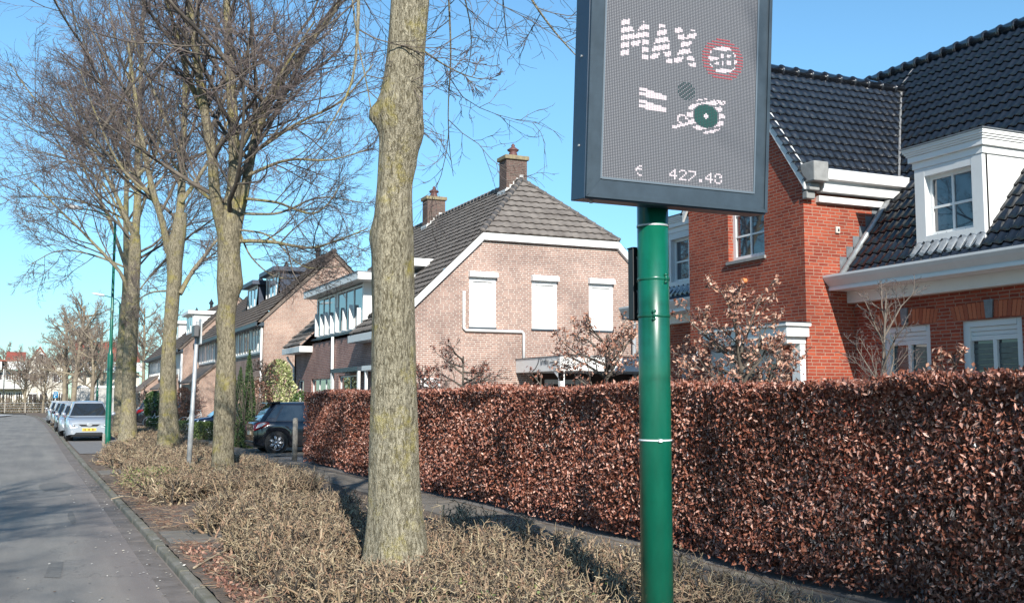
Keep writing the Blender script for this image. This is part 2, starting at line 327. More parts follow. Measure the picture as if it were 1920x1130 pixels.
# gutter strip and kerb follow the same line
def strip(name, x0, x1, z0, z1, mat, ya, yb, gap=1.0, joint=.008):
    mb = MB(); y = ya
    while y < yb:
        y2 = min(y+gap, yb)-joint
        dz = random.uniform(-.004, .004); dx = random.uniform(-.006, .006)
        mb.hexa([(kx(y)+x0+dx, y, z0), (kx(y)+x1+dx, y, z0), (kx(y2)+x1+dx, y2, z0), (kx(y2)+x0+dx, y2, z0),
                 (kx(y)+x0+dx+.012, y, z1+dz), (kx(y)+x1+dx, y, z1+dz), (kx(y2)+x1+dx, y2, z1+dz), (kx(y2)+x0+dx+.012, y2, z1+dz)])
        y += gap
    return tag(mb.build(name, mat, None, bevel=0), None, None, None, 'structure')
g = strip('gutter', -.24, 0, -.2, -.080, gutm, -10, 125, 4.0, .004)
k = strip('kerb', .0, .13, -.3, -.012, kerbm, -10, 125, 1.0)
km = k.modifiers.new('bevel', 'BEVEL'); km.width = .018; km.segments = 2
sheet('verge', [(kx(y)+.12, y) for y in ys]+[(5.25, 140), (5.25, -40)], -.02, soil)
# fine relief of the verge soil near the camera
def soil_relief():
    nx, ny = 60, 260
    X = np.linspace(0, 1, nx)[None, :]; Y = np.linspace(2.5, 30, ny)[:, None]
    kxs = np.array([kx(float(y))+.10 for y in Y[:, 0]])[:, None]
    XX = kxs+(5.2-kxs)*X; YY = np.repeat(Y, nx, 1); rng = np.random.default_rng(3)
    Z = -.006+.03*np.sin(XX*7+YY*3.1)*np.sin(YY*5.3-XX*4)*.4+rng.random(XX.shape)*.022
    Z += .035*np.exp(-((XX-3)/1.2)**2)
    pad = ((YY > 13.0) & (YY < 14.4) & (XX < 2.3)) | ((YY > 25.2) & (YY < 26.8) & (XX < 2.2))
    Z = np.where(pad, -.03, Z)
    V = np.stack([XX, YY, Z], -1).reshape(-1, 3); i = np.arange(nx*ny).reshape(ny, nx)
    q = np.stack([i[:-1, :-1], i[:-1, 1:], i[1:, 1:], i[1:, :-1]], -1).reshape(-1, 4)
    return tag(obj('verge_soil', V, None, soil, None, True, quads=q), None, None, None, 'structure')
soil_relief()
mb = MB()
for y0, y1, xe in ((13.05, 14.35, 2.25), (25.3, 26.7, 2.2)):
    y = y0
    while y < y1-.1:
        x = kx(y)+.17
        while x < xe:
            mb.box(x, x+.292, y, y+.292, -.06, -.003+random.uniform(-.004, .004)); x += .3
        y += .3
tag(mb.build('crossing_pads', paver), None, None, None, 'structure')
# footpath of square slabs between the low hedges and the beech hedge
pm = paver; mb = MB(); y = -2.
while y < 48:
    for i in range(3):
        x = 5.42+i*.3
        mb.box(x, x+.296, y, y+.296, -.06, .0+random.uniform(-.004, .004))
    y += .3
tag(mb.build('footpath', pm), None, None, None, 'structure')
sheet('footpath_bed', [(5.19, -40), (6.42, -40), (6.42, 140), (5.19, 140)], -.012, soil)
sheet('garden_ground', [(6.42, -40), (60, -40), (60, 160), (6.42, 160)], -.016, M('garden_paving', (.2, .19, .18), .9, col2=(.13, .12, .11), vscale=3, bump=.3))
sheet('driveway', [(4.9, 31.1), (9.8, 31.1), (9.8, 36.5), (4.9, 36.5)], .004, paver)
sheet('driveway', [(4.9, 45.5), (9.8, 45.5), (9.8, 50.5), (4.9, 50.5)], .004, paver)
sheet('parking_bay', [(kx(y)+.17, y) for y in (35.0, 38, 42, 57, 80, 100)]+[(3.0, 100), (3.0, 35)], -.006, M('bay_paving', (.21, .2, .19), .9, col2=(.15, .14, .135), vscale=5))
sheet('pavement', [(-60, -60), (-5.75, -60), (-5.75, 20), (-6.05, 60), (-7.4, 100), (-9.2, 122), (-60, 126)], .0, paver)
mb = MB(); 
for (xa, ya), (xb, yb) in (((-5.75, -60), (-5.75, 20)), ((-5.75, 20), (-6.05, 60)), ((-6.05, 60), (-7.4, 100)), ((-7.4, 100), (-5.6, 119)), ((-5.6, 119), (-9.2, 122))):
    mb.hexa([(xa, ya, -.3), (xa+.15, ya, -.3), (xb+.15, yb, -.3), (xb, yb, -.3), (xa, ya, .01), (xa+.15, ya, .01), (xb+.15, yb, .01), (xb, yb, .01)])
tag(mb.build('kerb_far_side', M('pale_kerb', (.5, .5, .48), .8)), None, None, None, 'structure')
sheet('pavement_island', [(-5.6, 100), (-2.9, 112), (-2.5, 117), (-4.2, 121), (-8, 121)], .012, M('pale_paving', (.42, .42, .41), .85))
# repair patches in the asphalt
patchm = M('asphalt_patch', (.17, .163, .15), .92, var=.3, vscale=20, bump=.3, bscale=150)
def blob(name, cx, cy, rx, ry, z, mat, n=26, jag=.14):
    return sheet(name, [(cx+rx*math.cos(t)*(1+random.uniform(-jag, jag)), cy+ry*math.sin(t)*(1+random.uniform(-jag, jag))) for t in [2*math.pi*i/n for i in range(n)]], z, mat)
blob('road_patch', .35, 23.3, .33, 1.2, -.081, patchm)
sheet('road_patch', [(.10, 11.6), (.25, 11.5), (.3, 12.6), (.17, 12.7)], -.081, patchm)
blob('road_patch', .5, 17.2, .05, .9, -.081, patchm)
# pale petals / grit and fallen leaves : nobody could count them
def flecks():
    rng = np.random.default_rng(5); C = []; 
    n = 800
    y = 4+rng.random(n)**1.6*26; x = np.array([kx(float(q)) for q in y])+rng.normal(-.12, .22, n)
    x = np.where(rng.random(n) < .25, x-rng.random(n)*1.8, x); z = np.where(x < np.array([kx(float(q)) for q in y]), -.070, .012)
    c = np.stack([x, y, z], 1); a = rng.random(n)*6.28; s = .006+rng.random(n)*.016
    d = np.stack([np.cos(a), np.sin(a), rng.random(n)*.3], 1)*s[:, None]; e = np.stack([-np.sin(a), np.cos(a), rng.random(n)*.4], 1)*s[:, None]*.55
    V = np.stack([c-d, c+e, c+d, c-e], 1).reshape(-1, 3); q = np.arange(4*n).reshape(n, 4)
    tag(obj('petal_litter', V, None, M('petals', (.6, .55, .45), .8, island=[(.1, .07, .05), (.5, .45, .36), (.7, .66, .6)]), None, quads=q), 'pale petals and small dry bits littering the gutter and kerb', 'litter', None, 'stuff')
flecks()
# ------------------------------------------------------------ radar speed display on its green post
def speed_display():
    px, py = 3.90, 6.22; R0 = .111
    t = thing('speed_display', (px, py, 0), 'grey LED speed display on a thick green post, reading MAX 50', 'speed sign')
    m = MB(); m.lathe((px, py, -.3), [(R0*1.0, 0), (R0*1.0, 2.2), (R0*.99, 3.36)], 48)
    m.build('post', green_paint, t, True)
    for z, rot in ((2.53, .55), (2.27, -.25)):       # steel straps painted over, with their screws
        s = MB(); s.lathe((px, py, z-.012), [(R0*1.012, 0), (R0*1.035, .003), (R0*1.035, .022), (R0*1.012, .025)], 48)
        a = -math.pi/2+rot-.3
        cx, cy = px+math.cos(a)*R0*1.08, py+math.sin(a)*R0*1.08
        s.tube([(cx, cy, z-.028), (cx, cy, z+.03)], .007, 8); s.tube([(cx-.012, cy, z-.03), (cx+.013, cy, z-.022)], .008, 8); s.tube([(cx-.012, cy, z+.022), (cx+.013, cy, z+.03)], .009, 8)
        s.build('strap', green_paint, t, True)
    s = MB(); s.lathe((px, py, 1.405), [(R0*1.01, 0), (R0*1.04, .003), (R0*1.04, .009), (R0*1.01, .012)], 40)
    a = -math.pi/2-.28; s.box(px+math.cos(a)*R0*1.03-.012, px+math.cos(a)*R0*1.03+.012, py+math.sin(a)*R0*1.03-.012, py+math.sin(a)*R0*1.03, 1.401, 1.421)
    s.build('cable_tie', M('white_nylon', (.72, .76, .78), .4), t)
    s = MB(); s.lathe((px, py, 2.9), [(R0*1.03, 0), (R0*1.03, .012)], 40); s.build('collar', steel, t)
    # black equipment box strapped behind the post
    bm_ = MB(); bx = at(1187, 535, Y=py+.12)[0]
    bm_.box(bx, bx+.17, py+.12, py+.19, 2.25, 2.76); bm_.box(bx-.006, bx+.176, py+.114, py+.196, 2.76, 2.772)
    bm_.build('equipment_box', blackm, t, bevel=.006)
    h = MB(); h.tube([(bx+.035, py+.12, 2.70), (bx+.03, py+.10, 2.68), (bx+.03, py+.10, 2.55), (bx+.035, py+.12, 2.52)], .006, 6)
    h.tube([(bx+.035, py+.12, 2.46), (bx+.03, py+.10, 2.44), (bx+.03, py+.10, 2.33), (bx+.035, py+.12, 2.30)], .006, 6); h.build('bracket', steel, t, True)
    # panel: local frame, tilted a few degrees forward and leaning slightly
    W, Hh, Dp = 1.465, 1.78, .2
    O = at(1098, 368, Y=5.955); tilt, lean = R_(4.2), R_(.75)
    ax = np.array((math.cos(lean), 0, -math.sin(lean))); ax[2] += .012; ax /= np.linalg.norm(ax)
    up = np.array((math.sin(lean), -math.sin(tilt), 1)); up -= ax*np.dot(ax, up); up /= np.linalg.norm(up)
    nb = np.cross(up, ax); nb = nb if nb[1] > 0 else -nb     # points away from the viewer
    def Q(a, b, d): return O+ax*a+up*b+nb*d
    def qbox(mb, a0, a1, b0, b1, d0, d1): mb.hexa([Q(a0, b0, d0), Q(a1, b0, d0), Q(a1, b0, d1), Q(a0, b0, d1), Q(a0, b1, d0), Q(a1, b1, d0), Q(a1, b1, d1), Q(a0, b1, d1)])
    h = MB(); qbox(h, -.006, W+.006, -.012, Hh, .012, Dp); h.build('housing', M('housing_blue_grey', (.02, .045, .085), .35, var=.2), t, bevel=.004)
    f = MB(); b0 = .105; bs = .115
    def mit(a0, b0_, a1, b1_, c0, d0_, c1, d1_): f.prism([Q(a0, b0_, 0), Q(a1, b1_, 0), Q(c1, d1_, 0), Q(c0, d0_, 0)], nb*.02)
    # raised door rim and the sloping flats inside it
    for (A, B, C, D) in (((0, 0), (W, 0), (W-.022, .022), (.022, .022)), ((0, 0), (.022, .022), (.022, Hh-.022), (0, Hh)), ((W, 0), (W, Hh), (W-.022, Hh-.022), (W-.022, .022)), ((0, Hh), (.022, Hh-.022), (W-.022, Hh-.022), (W, Hh))):
        f.prism([Q(*A, -.012), Q(*B, -.012), Q(*C, -.012), Q(*D, -.012)], nb*.03)
    for (A, B, C, D) in (((.022, .022), (W-.022, .022), (W-.11, .13), (.11, .13)), ((.022, .022), (.11, .13), (.11, Hh-.1), (.022, Hh-.022)), ((W-.022, .022), (W-.022, Hh-.022), (W-.11, Hh-.1), (W-.11, .13)), ((.022, Hh-.022), (.11, Hh-.1), (W-.11, Hh-.1), (W-.022, Hh-.022))):
        f.prism([Q(*A, 0), Q(*B, 0), Q(*C, .006), Q(*D, .006)], nb*.012)
    f.build('door_frame', charcoal, t, bevel=.002)
    # screen
    sa0, sb0 = .118, .14; pitch = (W-.236)/96.; pv = pitch*.805
    m = bpy.data.materials.new('led_screen'); m.use_nodes = True; n_ = m.node_tree; N = n_.nodes; L = n_.links; b = N['Principled BSDF']
    uv = N.new('ShaderNodeUVMap'); sp = N.new('ShaderNodeSeparateXYZ'); L.new(uv.outputs[0], sp.inputs[0]); outs = []
    for i in (0, 1):
        fr = N.new('ShaderNodeMath'); fr.operation = 'FRACT'; L.new(sp.outputs[i], fr.inputs[0])
        su = N.new('ShaderNodeMath'); su.operation = 'SUBTRACT'; su.inputs[1].default_value = .5; L.new(fr.outputs[0], su.inputs[0])
        a = N.new('ShaderNodeMath'); a.operation = 'ABSOLUTE'; L.new(su.outputs[0], a.inputs[0])
        l = N.new('ShaderNodeMath'); l.operation = 'LESS_THAN'; l.inputs[1].default_value = .27; L.new(a.outputs[0], l.inputs[0]); outs.append(l.outputs[0])
    mu = N.new('ShaderNodeMath'); mu.operation = 'MULTIPLY'; L.new(outs[0], mu.inputs[0]); L.new(outs[1], mu.inputs[1])
    mx = N.new('ShaderNodeMix'); mx.data_type = 'RGBA'; L.new(mu.outputs[0], mx.inputs[0]); mx.inputs[6].default_value = (.042, .042, .052, 1); mx.inputs[7].default_value = (.27, .275, .29, 1)
    L.new(mx.outputs[2], b.inputs['Base Color']); b.inputs['Roughness'].default_value = .55
    rows = 142
    so_ = obj('screen', [Q(sa0, sb0, .004), Q(sa0+96*pitch, sb0, .004), Q(sa0+96*pitch, sb0+rows*pv, .004), Q(sa0, sb0+rows*pv, .004)], [(0, 1, 2, 3)], m, t)
    ul = so_.data.uv_layers.new(name='UVMap')
    for i, c in enumerate(((0, 0), (96, 0), (96, rows), (0, rows))): ul.data[i].uv = c
    e = MB()
    for (a0, a1, b0_, b1_) in ((sa0-.012, sa0, sb0-.012, sb0+rows*pv), (sa0+96*pitch, sa0+96*pitch+.012, sb0-.012, sb0+rows*pv), (sa0, sa0+96*pitch, sb0-.014, sb0)): qbox(e, a0, a1, b0_, b1_, -.002, .005)
    e.build('screen_rim', M('rim_metal', (.16, .19, .22), .4, metal=.3), t)
    # lit diodes
    lit = {}
    def put(c, r, k):
        if 0 <= c < 96 and 0 <= r < rows: lit[(int(c), int(r))] = k
    F57 = {'4': ['00010', '00110', '01010', '10010', '11111', '00010', '00010'], '2': ['01110', '10001', '00001', '00010', '00100', '01000', '11111'],
           '7': ['11111', '00001', '00001', '00010', '00100', '01000', '10000'], '0': ['01110', '10001', '10011', '10001', '10001', '10001', '01110'],
           ',': ['00000', '00000', '00000', '00000', '00000', '01100', '01100'], 'E': ['00110', '01000', '11110', '10000', '11110', '01000', '00110'],
           '5': ['11111', '10000', '11110', '00001', '00001', '10001', '01110']}
    def glyph(ch, c0, r0, k='w', skip=()):
        for i, row in enumerate(F57[ch]):
            if i in skip: continue
            for j, x in enumerate(row):
                if x == '1': put(c0+j, r0+6-i, k)
    glyph('E', 20, 3, skip=(4,)); x = 41
    for ch, sk in (('4', ()), ('2', ()), ('7', ()), (',', ()), ('4', ()), ('0', (3,))): glyph(ch, x, 3, skip=sk); x += 6 if ch != ',' else 5
    def seg(px_, py_, ax_, ay_, bx_, by_):
        dx, dy = bx_-ax_, by_-ay_; tt = max(0, min(1, ((px_-ax_)*dx+(py_-ay_)*dy)/(dx*dx+dy*dy))); return math.hypot(px_-ax_-tt*dx, py_-ay_-tt*dy)
    def gap(c, r, ph=0): return ((r-.32*c+ph) % 5.0) < 1.7
    H0, H1 = 80, 104
    letters = [('M', 9, 25.4, [(0, 0, 0, 1), (0, 1, .5, .35), (.5, .35, 1, 1), (1, 1, 1, 0)]), ('A', 27, 40.5, [(0, 0, .5, 1), (.5, 1, 1, 0), (.18, .33, .82, .33)]), ('X', 41.5, 55.5, [(0, 0, 1, 1), (0, 1, 1, 0)])]
    for ch, c0, c1, sg in letters:
        for c in range(int(c0), int(c1)+1):
            for r in range(H0, H1+1):
                X0, X1 = c0+2, c1-2
                if min(seg(c, r, X0+s[0]*(X1-X0), H0+1+s[1]*(H1-H0-2), X0+s[2]*(X1-X0), H0+1+s[3]*(H1-H0-2)) for s in sg) < 2.3 and not gap(c, r): put(c, r, 'w')
    digits = set()
    for ch, c0 in (('5', 66), ('0', 74)):
        for i, row in enumerate(F57[ch]):
            for j, xx in enumerate(row):
                if xx == '1':
                    for a in (0, 1):
                        digits.add((c0+int(j*1.4)+a, 82+int((6-i)*1.8))); digits.add((c0+int(j*1.4)+a, 83+int((6-i)*1.8)))
    for c in range(58, 88):
        for r in range(70, 104):
            d = math.hypot((c-73)/13.6, (r-87.5)/14.2)
            if d > 1: continue
            if d > .67:
                if r % 2: put(c, r, 'r')
            elif (c, r) not in digits and not gap(c, r, 2): put(c, r, 'w')
    for r0, r1 in ((55, 62), (47, 54)):
        for c in range(21, 38):
            for r in range(r0, r1):
                k = r-r0-(38-c)*.12
                k2 = r-r0-(c-21)*-.10-3.5
                if -3.2 < k2 < -.6 or 0.2 < k2+.12*(c-21) < 2.4: put(c, r, 'w')
    for c in range(44, 80):
        for r in range(33, 62):
            d = math.hypot((c-63)/1.05, r-47.5)
            if d < 1.6: put(c, r, 'w')
            elif d < 7.6: put(c, r, 'g')
            elif 8.2 < d < 11.6 and not gap(c, r, 3): put(c, r, 'w')
    for c in range(68, 76):
        for r in (57, 58, 59):
            if (c+r) % 4: put(c, r, 'w')
    for i in range(40):
        th = i/40*4.6; put(48+3*math.cos(th), 44+2.6*math.sin(th), 'w')
    for c in range(42, 54): put(c, 37+int((c-42)*.4), 'w'); put(c, 38+int((c-42)*.4), 'w')
    for c in range(43, 62):
        for r in range(55, 70):
            if math.hypot(c-50, r-62.5) < 6 and (c*7+r*5) % 3: put(c, r, 'd')
    cols = {'w': ((.95, .84, .88), .5), 'r': ((.75, .16, .19), .30), 'g': ((.0, .22, .18), .16), 'd': ((.02, .16, .16), .12)}
    for k, (cc, st) in cols.items():
        V = []; F = []
        for (c, r), kk in lit.items():
            if kk != k: continue
            a, b_ = sa0+(c+.5)*pitch, sb0+(r+.5)*pv; s = pitch*{'w': .42, 'r': .4, 'g': .33, 'd': .26}[k]; n = len(V)
            s2 = s*.85; V += [Q(a-s, b_-s2, .0015), Q(a+s, b_-s2, .0015), Q(a+s, b_+s2, .0015), Q(a-s, b_+s2, .0015)]; F.append((n, n+1, n+2, n+3))
        names = {'w': 'lit_white_writing', 'r': 'lit_red_ring', 'g': 'lit_green_disc', 'd': 'lit_dim_green_disc'}
        o = obj(names[k], V, F, M('led_'+names[k], tuple(q*.28 for q in cc), .6, emit=(cc, st)), t)
    # lug screws under and beside the case
    s = MB()
    for b_ in (.35, .95, 1.5): s.tube([Q(-.006, b_, .1), Q(-.014, b_, .1)], .008, 8)
    s.tube([Q(.09, -.012, .09), Q(.09, -.03, .09)], .012, 8); s.build('screw', steel, t)
    return t
speed_display()
# ------------------------------------------------------------ branching
def nrm(a): return a/(np.linalg.norm(a, axis=-1, keepdims=True)+1e-9)
def tubes(P, Rr, sides):
    """P (N,n,3), Rr (N,n) -> verts, quads"""
    N, n, _ = P.shape
    T = np.empty_like(P); T[:, 1:-1] = P[:, 2:]-P[:, :-2]; T[:, 0] = P[:, 1]-P[:, 0]; T[:, -1] = P[:, -1]-P[:, -2]; T = nrm(T)
    mt = nrm(P[:, -1]-P[:, 0]); ref = np.where(np.abs(mt[:, 2:3]) < .8, np.array([[0, 0, 1.]]), np.array([[1., .3, 0]]))[:, None, :]
    x = nrm(np.cross(T, np.broadcast_to(ref, T.shape))); y = np.cross(T, x)
    a = np.arange(sides)*2*math.pi/sides
    V = P[:, :, None, :]+Rr[:, :, None, None]*(x[:, :, None, :]*np.cos(a)[None, None, :, None]+y[:, :, None, :]*np.sin(a)[None, None, :, None])
    idx = np.arange(N*n*sides).reshape(N, n, sides); nx = np.roll(idx, -1, 2)
    q = np.stack([idx[:, :-1], idx[:, 1:], nx[:, 1:], nx[:, :-1]], -1).reshape(-1, 4)
    return V.reshape(-1, 3), q
class Acc:
    def __init__(s): s.V = []; s.Q = []; s.n = 0
    def add(s, V, Q): s.V.append(V); s.Q.append(Q+s.n); s.n += len(V)
    def tube(s, P, Rr, sides): s.add(*tubes(np.asarray(P, float), np.asarray(Rr, float), sides))
    def build(s, name, mat, parent, smooth=True): return obj(name, np.concatenate(s.V), None, mat, parent, smooth, quads=np.concatenate(s.Q))
def paths(rng, p0, d, L, n, wig, up):
    """random walks: p0 (N,3), d (N,3), L (N,)"""
    N = len(p0); P = np.empty((N, n, 3)); P[:, 0] = p0; d = nrm(d.copy())
    for i in range(1, n):
        d = d+rng.normal(0, wig, (N, 3)); d[:, 2] += up; d = nrm(d); P[:, i] = P[:, i-1]+d*(L/(n-1))[:, None]
    return P
def spawn(rng, P, Rr, k, tmin, amin, amax, lr, rr, n, wig, up, zlift=0., rmin=.002, tmax=1., L0=None, rcap=9.):
    N, m, _ = P.shape; Lp = np.linalg.norm(np.diff(P, axis=1), axis=2).sum(1)
    pi = np.repeat(np.arange(N), k); t = tmin+(tmax-tmin)*((np.tile(np.arange(k), N)+rng.random(N*k))/k)
    f = t*(m-1); i0 = np.minimum(f.astype(int), m-2); fr = (f-i0)[:, None]
    p = P[pi, i0]*(1-fr)+P[pi, i0+1]*fr; tan = nrm(P[pi, i0+1]-P[pi, i0]); r = Rr[pi, i0]*(1-fr[:, 0])+Rr[pi, i0+1]*fr[:, 0]
    q = rng.normal(0, 1, (N*k, 3)); q -= tan*(q*tan).sum(1, keepdims=True); q = nrm(q)
    a = (amin+(amax-amin)*rng.random(N*k))[:, None]; d = tan*np.cos(a)+q*np.sin(a); d[:, 2] += zlift
    L = (Lp[pi] if L0 is None else L0)*lr*(1.15-.6*t)*(.7+.6*rng.random(N*k))
    PP = paths(rng, p, d, L, n, wig, up); r0 = np.clip(r*rr, rmin, max(rcap, rmin))
    RR = r0[:, None]*np.linspace(1, .45, n)[None, :]; RR = np.maximum(RR, rmin*.6)
    return PP, RR
def crown(acc_limb, acc_twig, rng, limbs, rmin=.0035, dens=1., levels=3, k=(9, 9, 6), lr=(.5, .5, .45), up=(.05, .03, .0), rcap=9., zl=.1):
    """limbs: list of (pts, radii) with equal point counts"""
    P = np.array([l[0] for l in limbs]); Rr = np.array([l[1] for l in limbs])
    P1, R1 = spawn(rng, P, Rr, int(k[0]*dens), .18, .5, 1.05, lr[0], .5, 6, .12, up[0], zl, rmin*1.6, rcap=rcap)
    acc_limb.tube(P1, R1, 5)
    P2, R2 = spawn(rng, P1, R1, k[1], .15, .4, .95, lr[1], .5, 5, .16, up[1], .05, rmin*1.2)
    acc_twig.tube(P2, R2, 3)
    if levels > 2:
        P3, R3 = spawn(rng, P2, R2, k[2], .15, .4, .9, lr[2], .6, 4, .2, up[2], .03, rmin)
        acc_twig.tube(P3, R3, 3)
    if levels > 3:
        P4, R4 = spawn(rng, P3, R3, 2, .3, .4, .9, .5, .7, 3, .16, up[2], .0, rmin)
        acc_twig.tube(P4, R4, 3)
def resample(pts, n):
    pts = np.asarray(pts, float); s = np.r_[0, np.cumsum(np.linalg.norm(np.diff(pts, axis=0), axis=1))]; t = np.linspace(0, s[-1], n)
    # smooth interpolation (catmull style by cubic hermite on each axis)
    m = np.gradient(pts, s, axis=0); out = []
    for q in t:
        i = min(np.searchsorted(s, q, 'right')-1, len(s)-2); h = s[i+1]-s[i]; u = (q-s[i])/h
        h00, h10, h01, h11 = 2*u**3-3*u**2+1, u**3-2*u**2+u, -2*u**3+3*u**2, u**3-u**2
        out.append(h00*pts[i]+h10*h*m[i]+h01*pts[i+1]+h11*h*m[i+1])
    return np.array(out)
def trunk_mesh(name, path, rad, mat, parent, sides=28, rings=70, bumps=(), rough=.03, seed=1, flare=.25):
    """bark trunk: path points (x,y,z), radius list; bumps (z, angle, size, height)"""
    rng = np.random.default_rng(seed); C = resample(path, rings); t = np.linspace(0, 1, len(rad)); r = np.interp(np.linspace(0, 1, rings), t, rad)
    th = np.arange(sides)*2*math.pi/sides; ph = rng.random(8)*6.28
    RR = np.empty((rings, sides))
    for i in range(rings):
        z = C[i, 2]; f = r[i]*(1+flare*math.exp(-max(z, 0)/.22))
        k = 1+rough*(np.sin(3*th+ph[0]+z*.8)+.6*np.sin(5*th+ph[1]-z*1.7)+.5*np.sin(9*th+ph[2]+z*2.1)+.5*np.sin(2*th+ph[3]+z*3.3)+.35*np.sin(13*th+ph[4]-z*6))
        k = k+flare*.35*np.sin(5*th+ph[5])*math.exp(-max(z, 0)/.2)
        for bz, ba, bs, bh in bumps:
            d = np.angle(np.exp(1j*(th-ba)))*r[i]; k = k+bh/r[i]*np.exp(-((z-bz)**2+d**2)/bs**2)
        RR[i] = f*k
    V = C[:, None, :]+RR[:, :, None]*np.stack([np.cos(th), np.sin(th), 0*th], 1)[None]
    idx = np.arange(rings*sides).reshape(rings, sides); nx = np.roll(idx, -1, 1)
    q = np.stack([idx[:-1], nx[:-1], nx[1:], idx[1:]], -1).reshape(-1, 4)
    return obj(name, V.reshape(-1, 3), None, mat, parent, True, quads=q)
bark1 = bark_mat('lime_bark', (.44, .395, .29), (.15, .13, .085), (.42, .35, .07), .60)
bark2 = bark_mat('lime_bark_greenish', (.34, .295, .205), (.14, .12, .08), (.34, .29, .07), .58, .7)
limb_bark = bark_mat('upper_bark', (.17, .145, .105), (.06, .05, .04), (.16, .145, .06), .66, .8)
limbm = M('branch_bark', (.17, .14, .11), .9, col2=(.06, .05, .042), vscale=2.5, bump=.4, bscale=30)
twigm = M('twig_bark', (.17, .13, .115), .85, island=[(.055, .042, .042), (.12, .092, .088), (.21, .17, .15)])

def px_limb(pts, D, r0, r1, n=8, dd=0.):
    """limb drawn through photo positions at the tree's own distance; dd bends it nearer or farther"""
    P = [at(u, v, D=D+dd*i/(len(pts)-1)) for i, (u, v) in enumerate(pts)]
    return resample(P, n), np.linspace(r0, r1, n)
def fix(l, n=8): return (resample(l[0], n), np.interp(np.linspace(0, 1, n), np.linspace(0, 1, len(l[1])), l[1]))
def street_tree(name, label, D, outline, limbs, seed, low=(), r_scale=1., rmin=.0035, bumps=(), fork=(), mat=bark2, auto=8, auto_z=5.5, dens=1., levels=3, autoL=(2.6, 4.2), sides=28, group=None, k=(9, 9, 6), topL=3.5, rcap=9., zl=.1, flare=.25):
    """outline: (v, uL, uR) of the trunk from the ground up"""
    rng = np.random.default_rng(seed)
    path = [at((a+b)/2, v, D=D) for v, a, b in outline]; rad = [(b-a)/2/FPX*D for v, a, b in outline]
    base = path[0].copy(); dz = base[2]; 
    path = [np.array((base[0], base[1], -.15))]+path if dz > 0 else path
    rad = [rad[0]*1.04]+rad if dz > 0 else rad
    t = thing(name, (base[0], base[1], 0), label, 'tree', group)
    n_of = lambda r: r
    # resample radius by arc length
    pa = np.array(path); s = np.r_[0, np.cumsum(np.linalg.norm(np.diff(pa, axis=0), axis=1))]; rr = np.interp(np.linspace(0, s[-1], 60), s, rad)
    tm = trunk_mesh('trunk', path, rr, mat, t, sides=sides, rings=90, bumps=bumps, seed=seed, flare=flare)
    A, B = Acc(), Acc(); L = []
    for pts, r0, r1, dd in limbs: L.append(fix(px_limb(pts, D, r0, r1, 8, dd)))
    top = path[-1]
    for i in range(auto):      # limbs towards and away from the viewer, all round
        a = 2*math.pi*(i+rng.random()*.6)/auto; el = .35+.6*rng.random(); z = auto_z+rng.random()*(topL)
        d = np.array([[math.cos(a)*math.cos(el), math.sin(a)*math.cos(el), math.sin(el)]]); ln = autoL[0]+rng.random()*(autoL[1]-autoL[0])
        ctr = np.array([np.interp(z, pa[:, 2], pa[:, 0]), np.interp(z, pa[:, 2], pa[:, 1]), z])
        up_ = [l for l in L[:len(limbs)] if l[0][-1][2]-l[0][0][2] > .6*np.linalg.norm(l[0][-1]-l[0][0])]
        if z > pa[-1, 2]: ctr = up_[i % len(up_)][0][2+i % 3].copy() if up_ else pa[-1].copy()
        P = paths(rng, ctr[None], d, np.array([ln]), 8, .09, .05)[0]; L.append((P, np.linspace(.05, .014, 8)*r_scale))
    big = Acc()
    for l in L[:len(limbs)]: big.tube([resample(l[0], 20)], [np.interp(np.linspace(0, 1, 20), np.linspace(0, 1, 8), l[1])*(1+.04*rng.normal(0, 1, 20))], 12)
    for l in L[len(limbs):]: A.tube([l[0]], [l[1]], 7)
    crown(A, B, rng, L, rmin, dens, levels, k, rcap=rcap, zl=zl)
    big.build('limbs', mat, t); A.build('branches', limbm, t); B.build('twigs', twigm, t, False)
    return t

# ------------------------------------------------------------ leaves
def leaves(rng, C, L, W, mode='rand', nrm_hint=None, hang=0.):
    n = len(C); d = nrm(rng.normal(0, 1, (n, 3))+np.array([0, 0, -hang])); 
    q = rng.normal(0, 1, (n, 3)) if nrm_hint is None else rng.normal(0, .75, (n, 3))+nrm_hint
    side = nrm(np.cross(d, q)); up = nrm(np.cross(side, d)); L = L*(.65+.7*rng.random(n))[:, None]; W = W*(.65+.7*rng.random(n))[:, None]
    curl = (rng.random(n)*.5)[:, None]
    a = C-d*L*.5; b = C+d*L*.5-up*L*curl*.5; l = C+side*W*.5+up*W*.22-d*L*.05; r = C-side*W*.5+up*W*.22-d*L*.05
    V = np.stack([a, l, b, r], 1).reshape(-1, 3); i = np.arange(n)*4
    return V, np.concatenate([np.stack([i, i+1, i+2], 1), np.stack([i, i+2, i+3], 1)])
beech_leaf = M('dry_beech_leaf', (.4, .17, .09), .38, spec=.5, island=[(.075, .026, .018), (.19, .062, .04), (.32, .115, .07), (.43, .185, .125), (.64, .40, .32)], transl=.06)
beech_twig = M('beech_twig', (.09, .06, .05), .8, island=[(.05, .035, .03), (.12, .085, .07)])

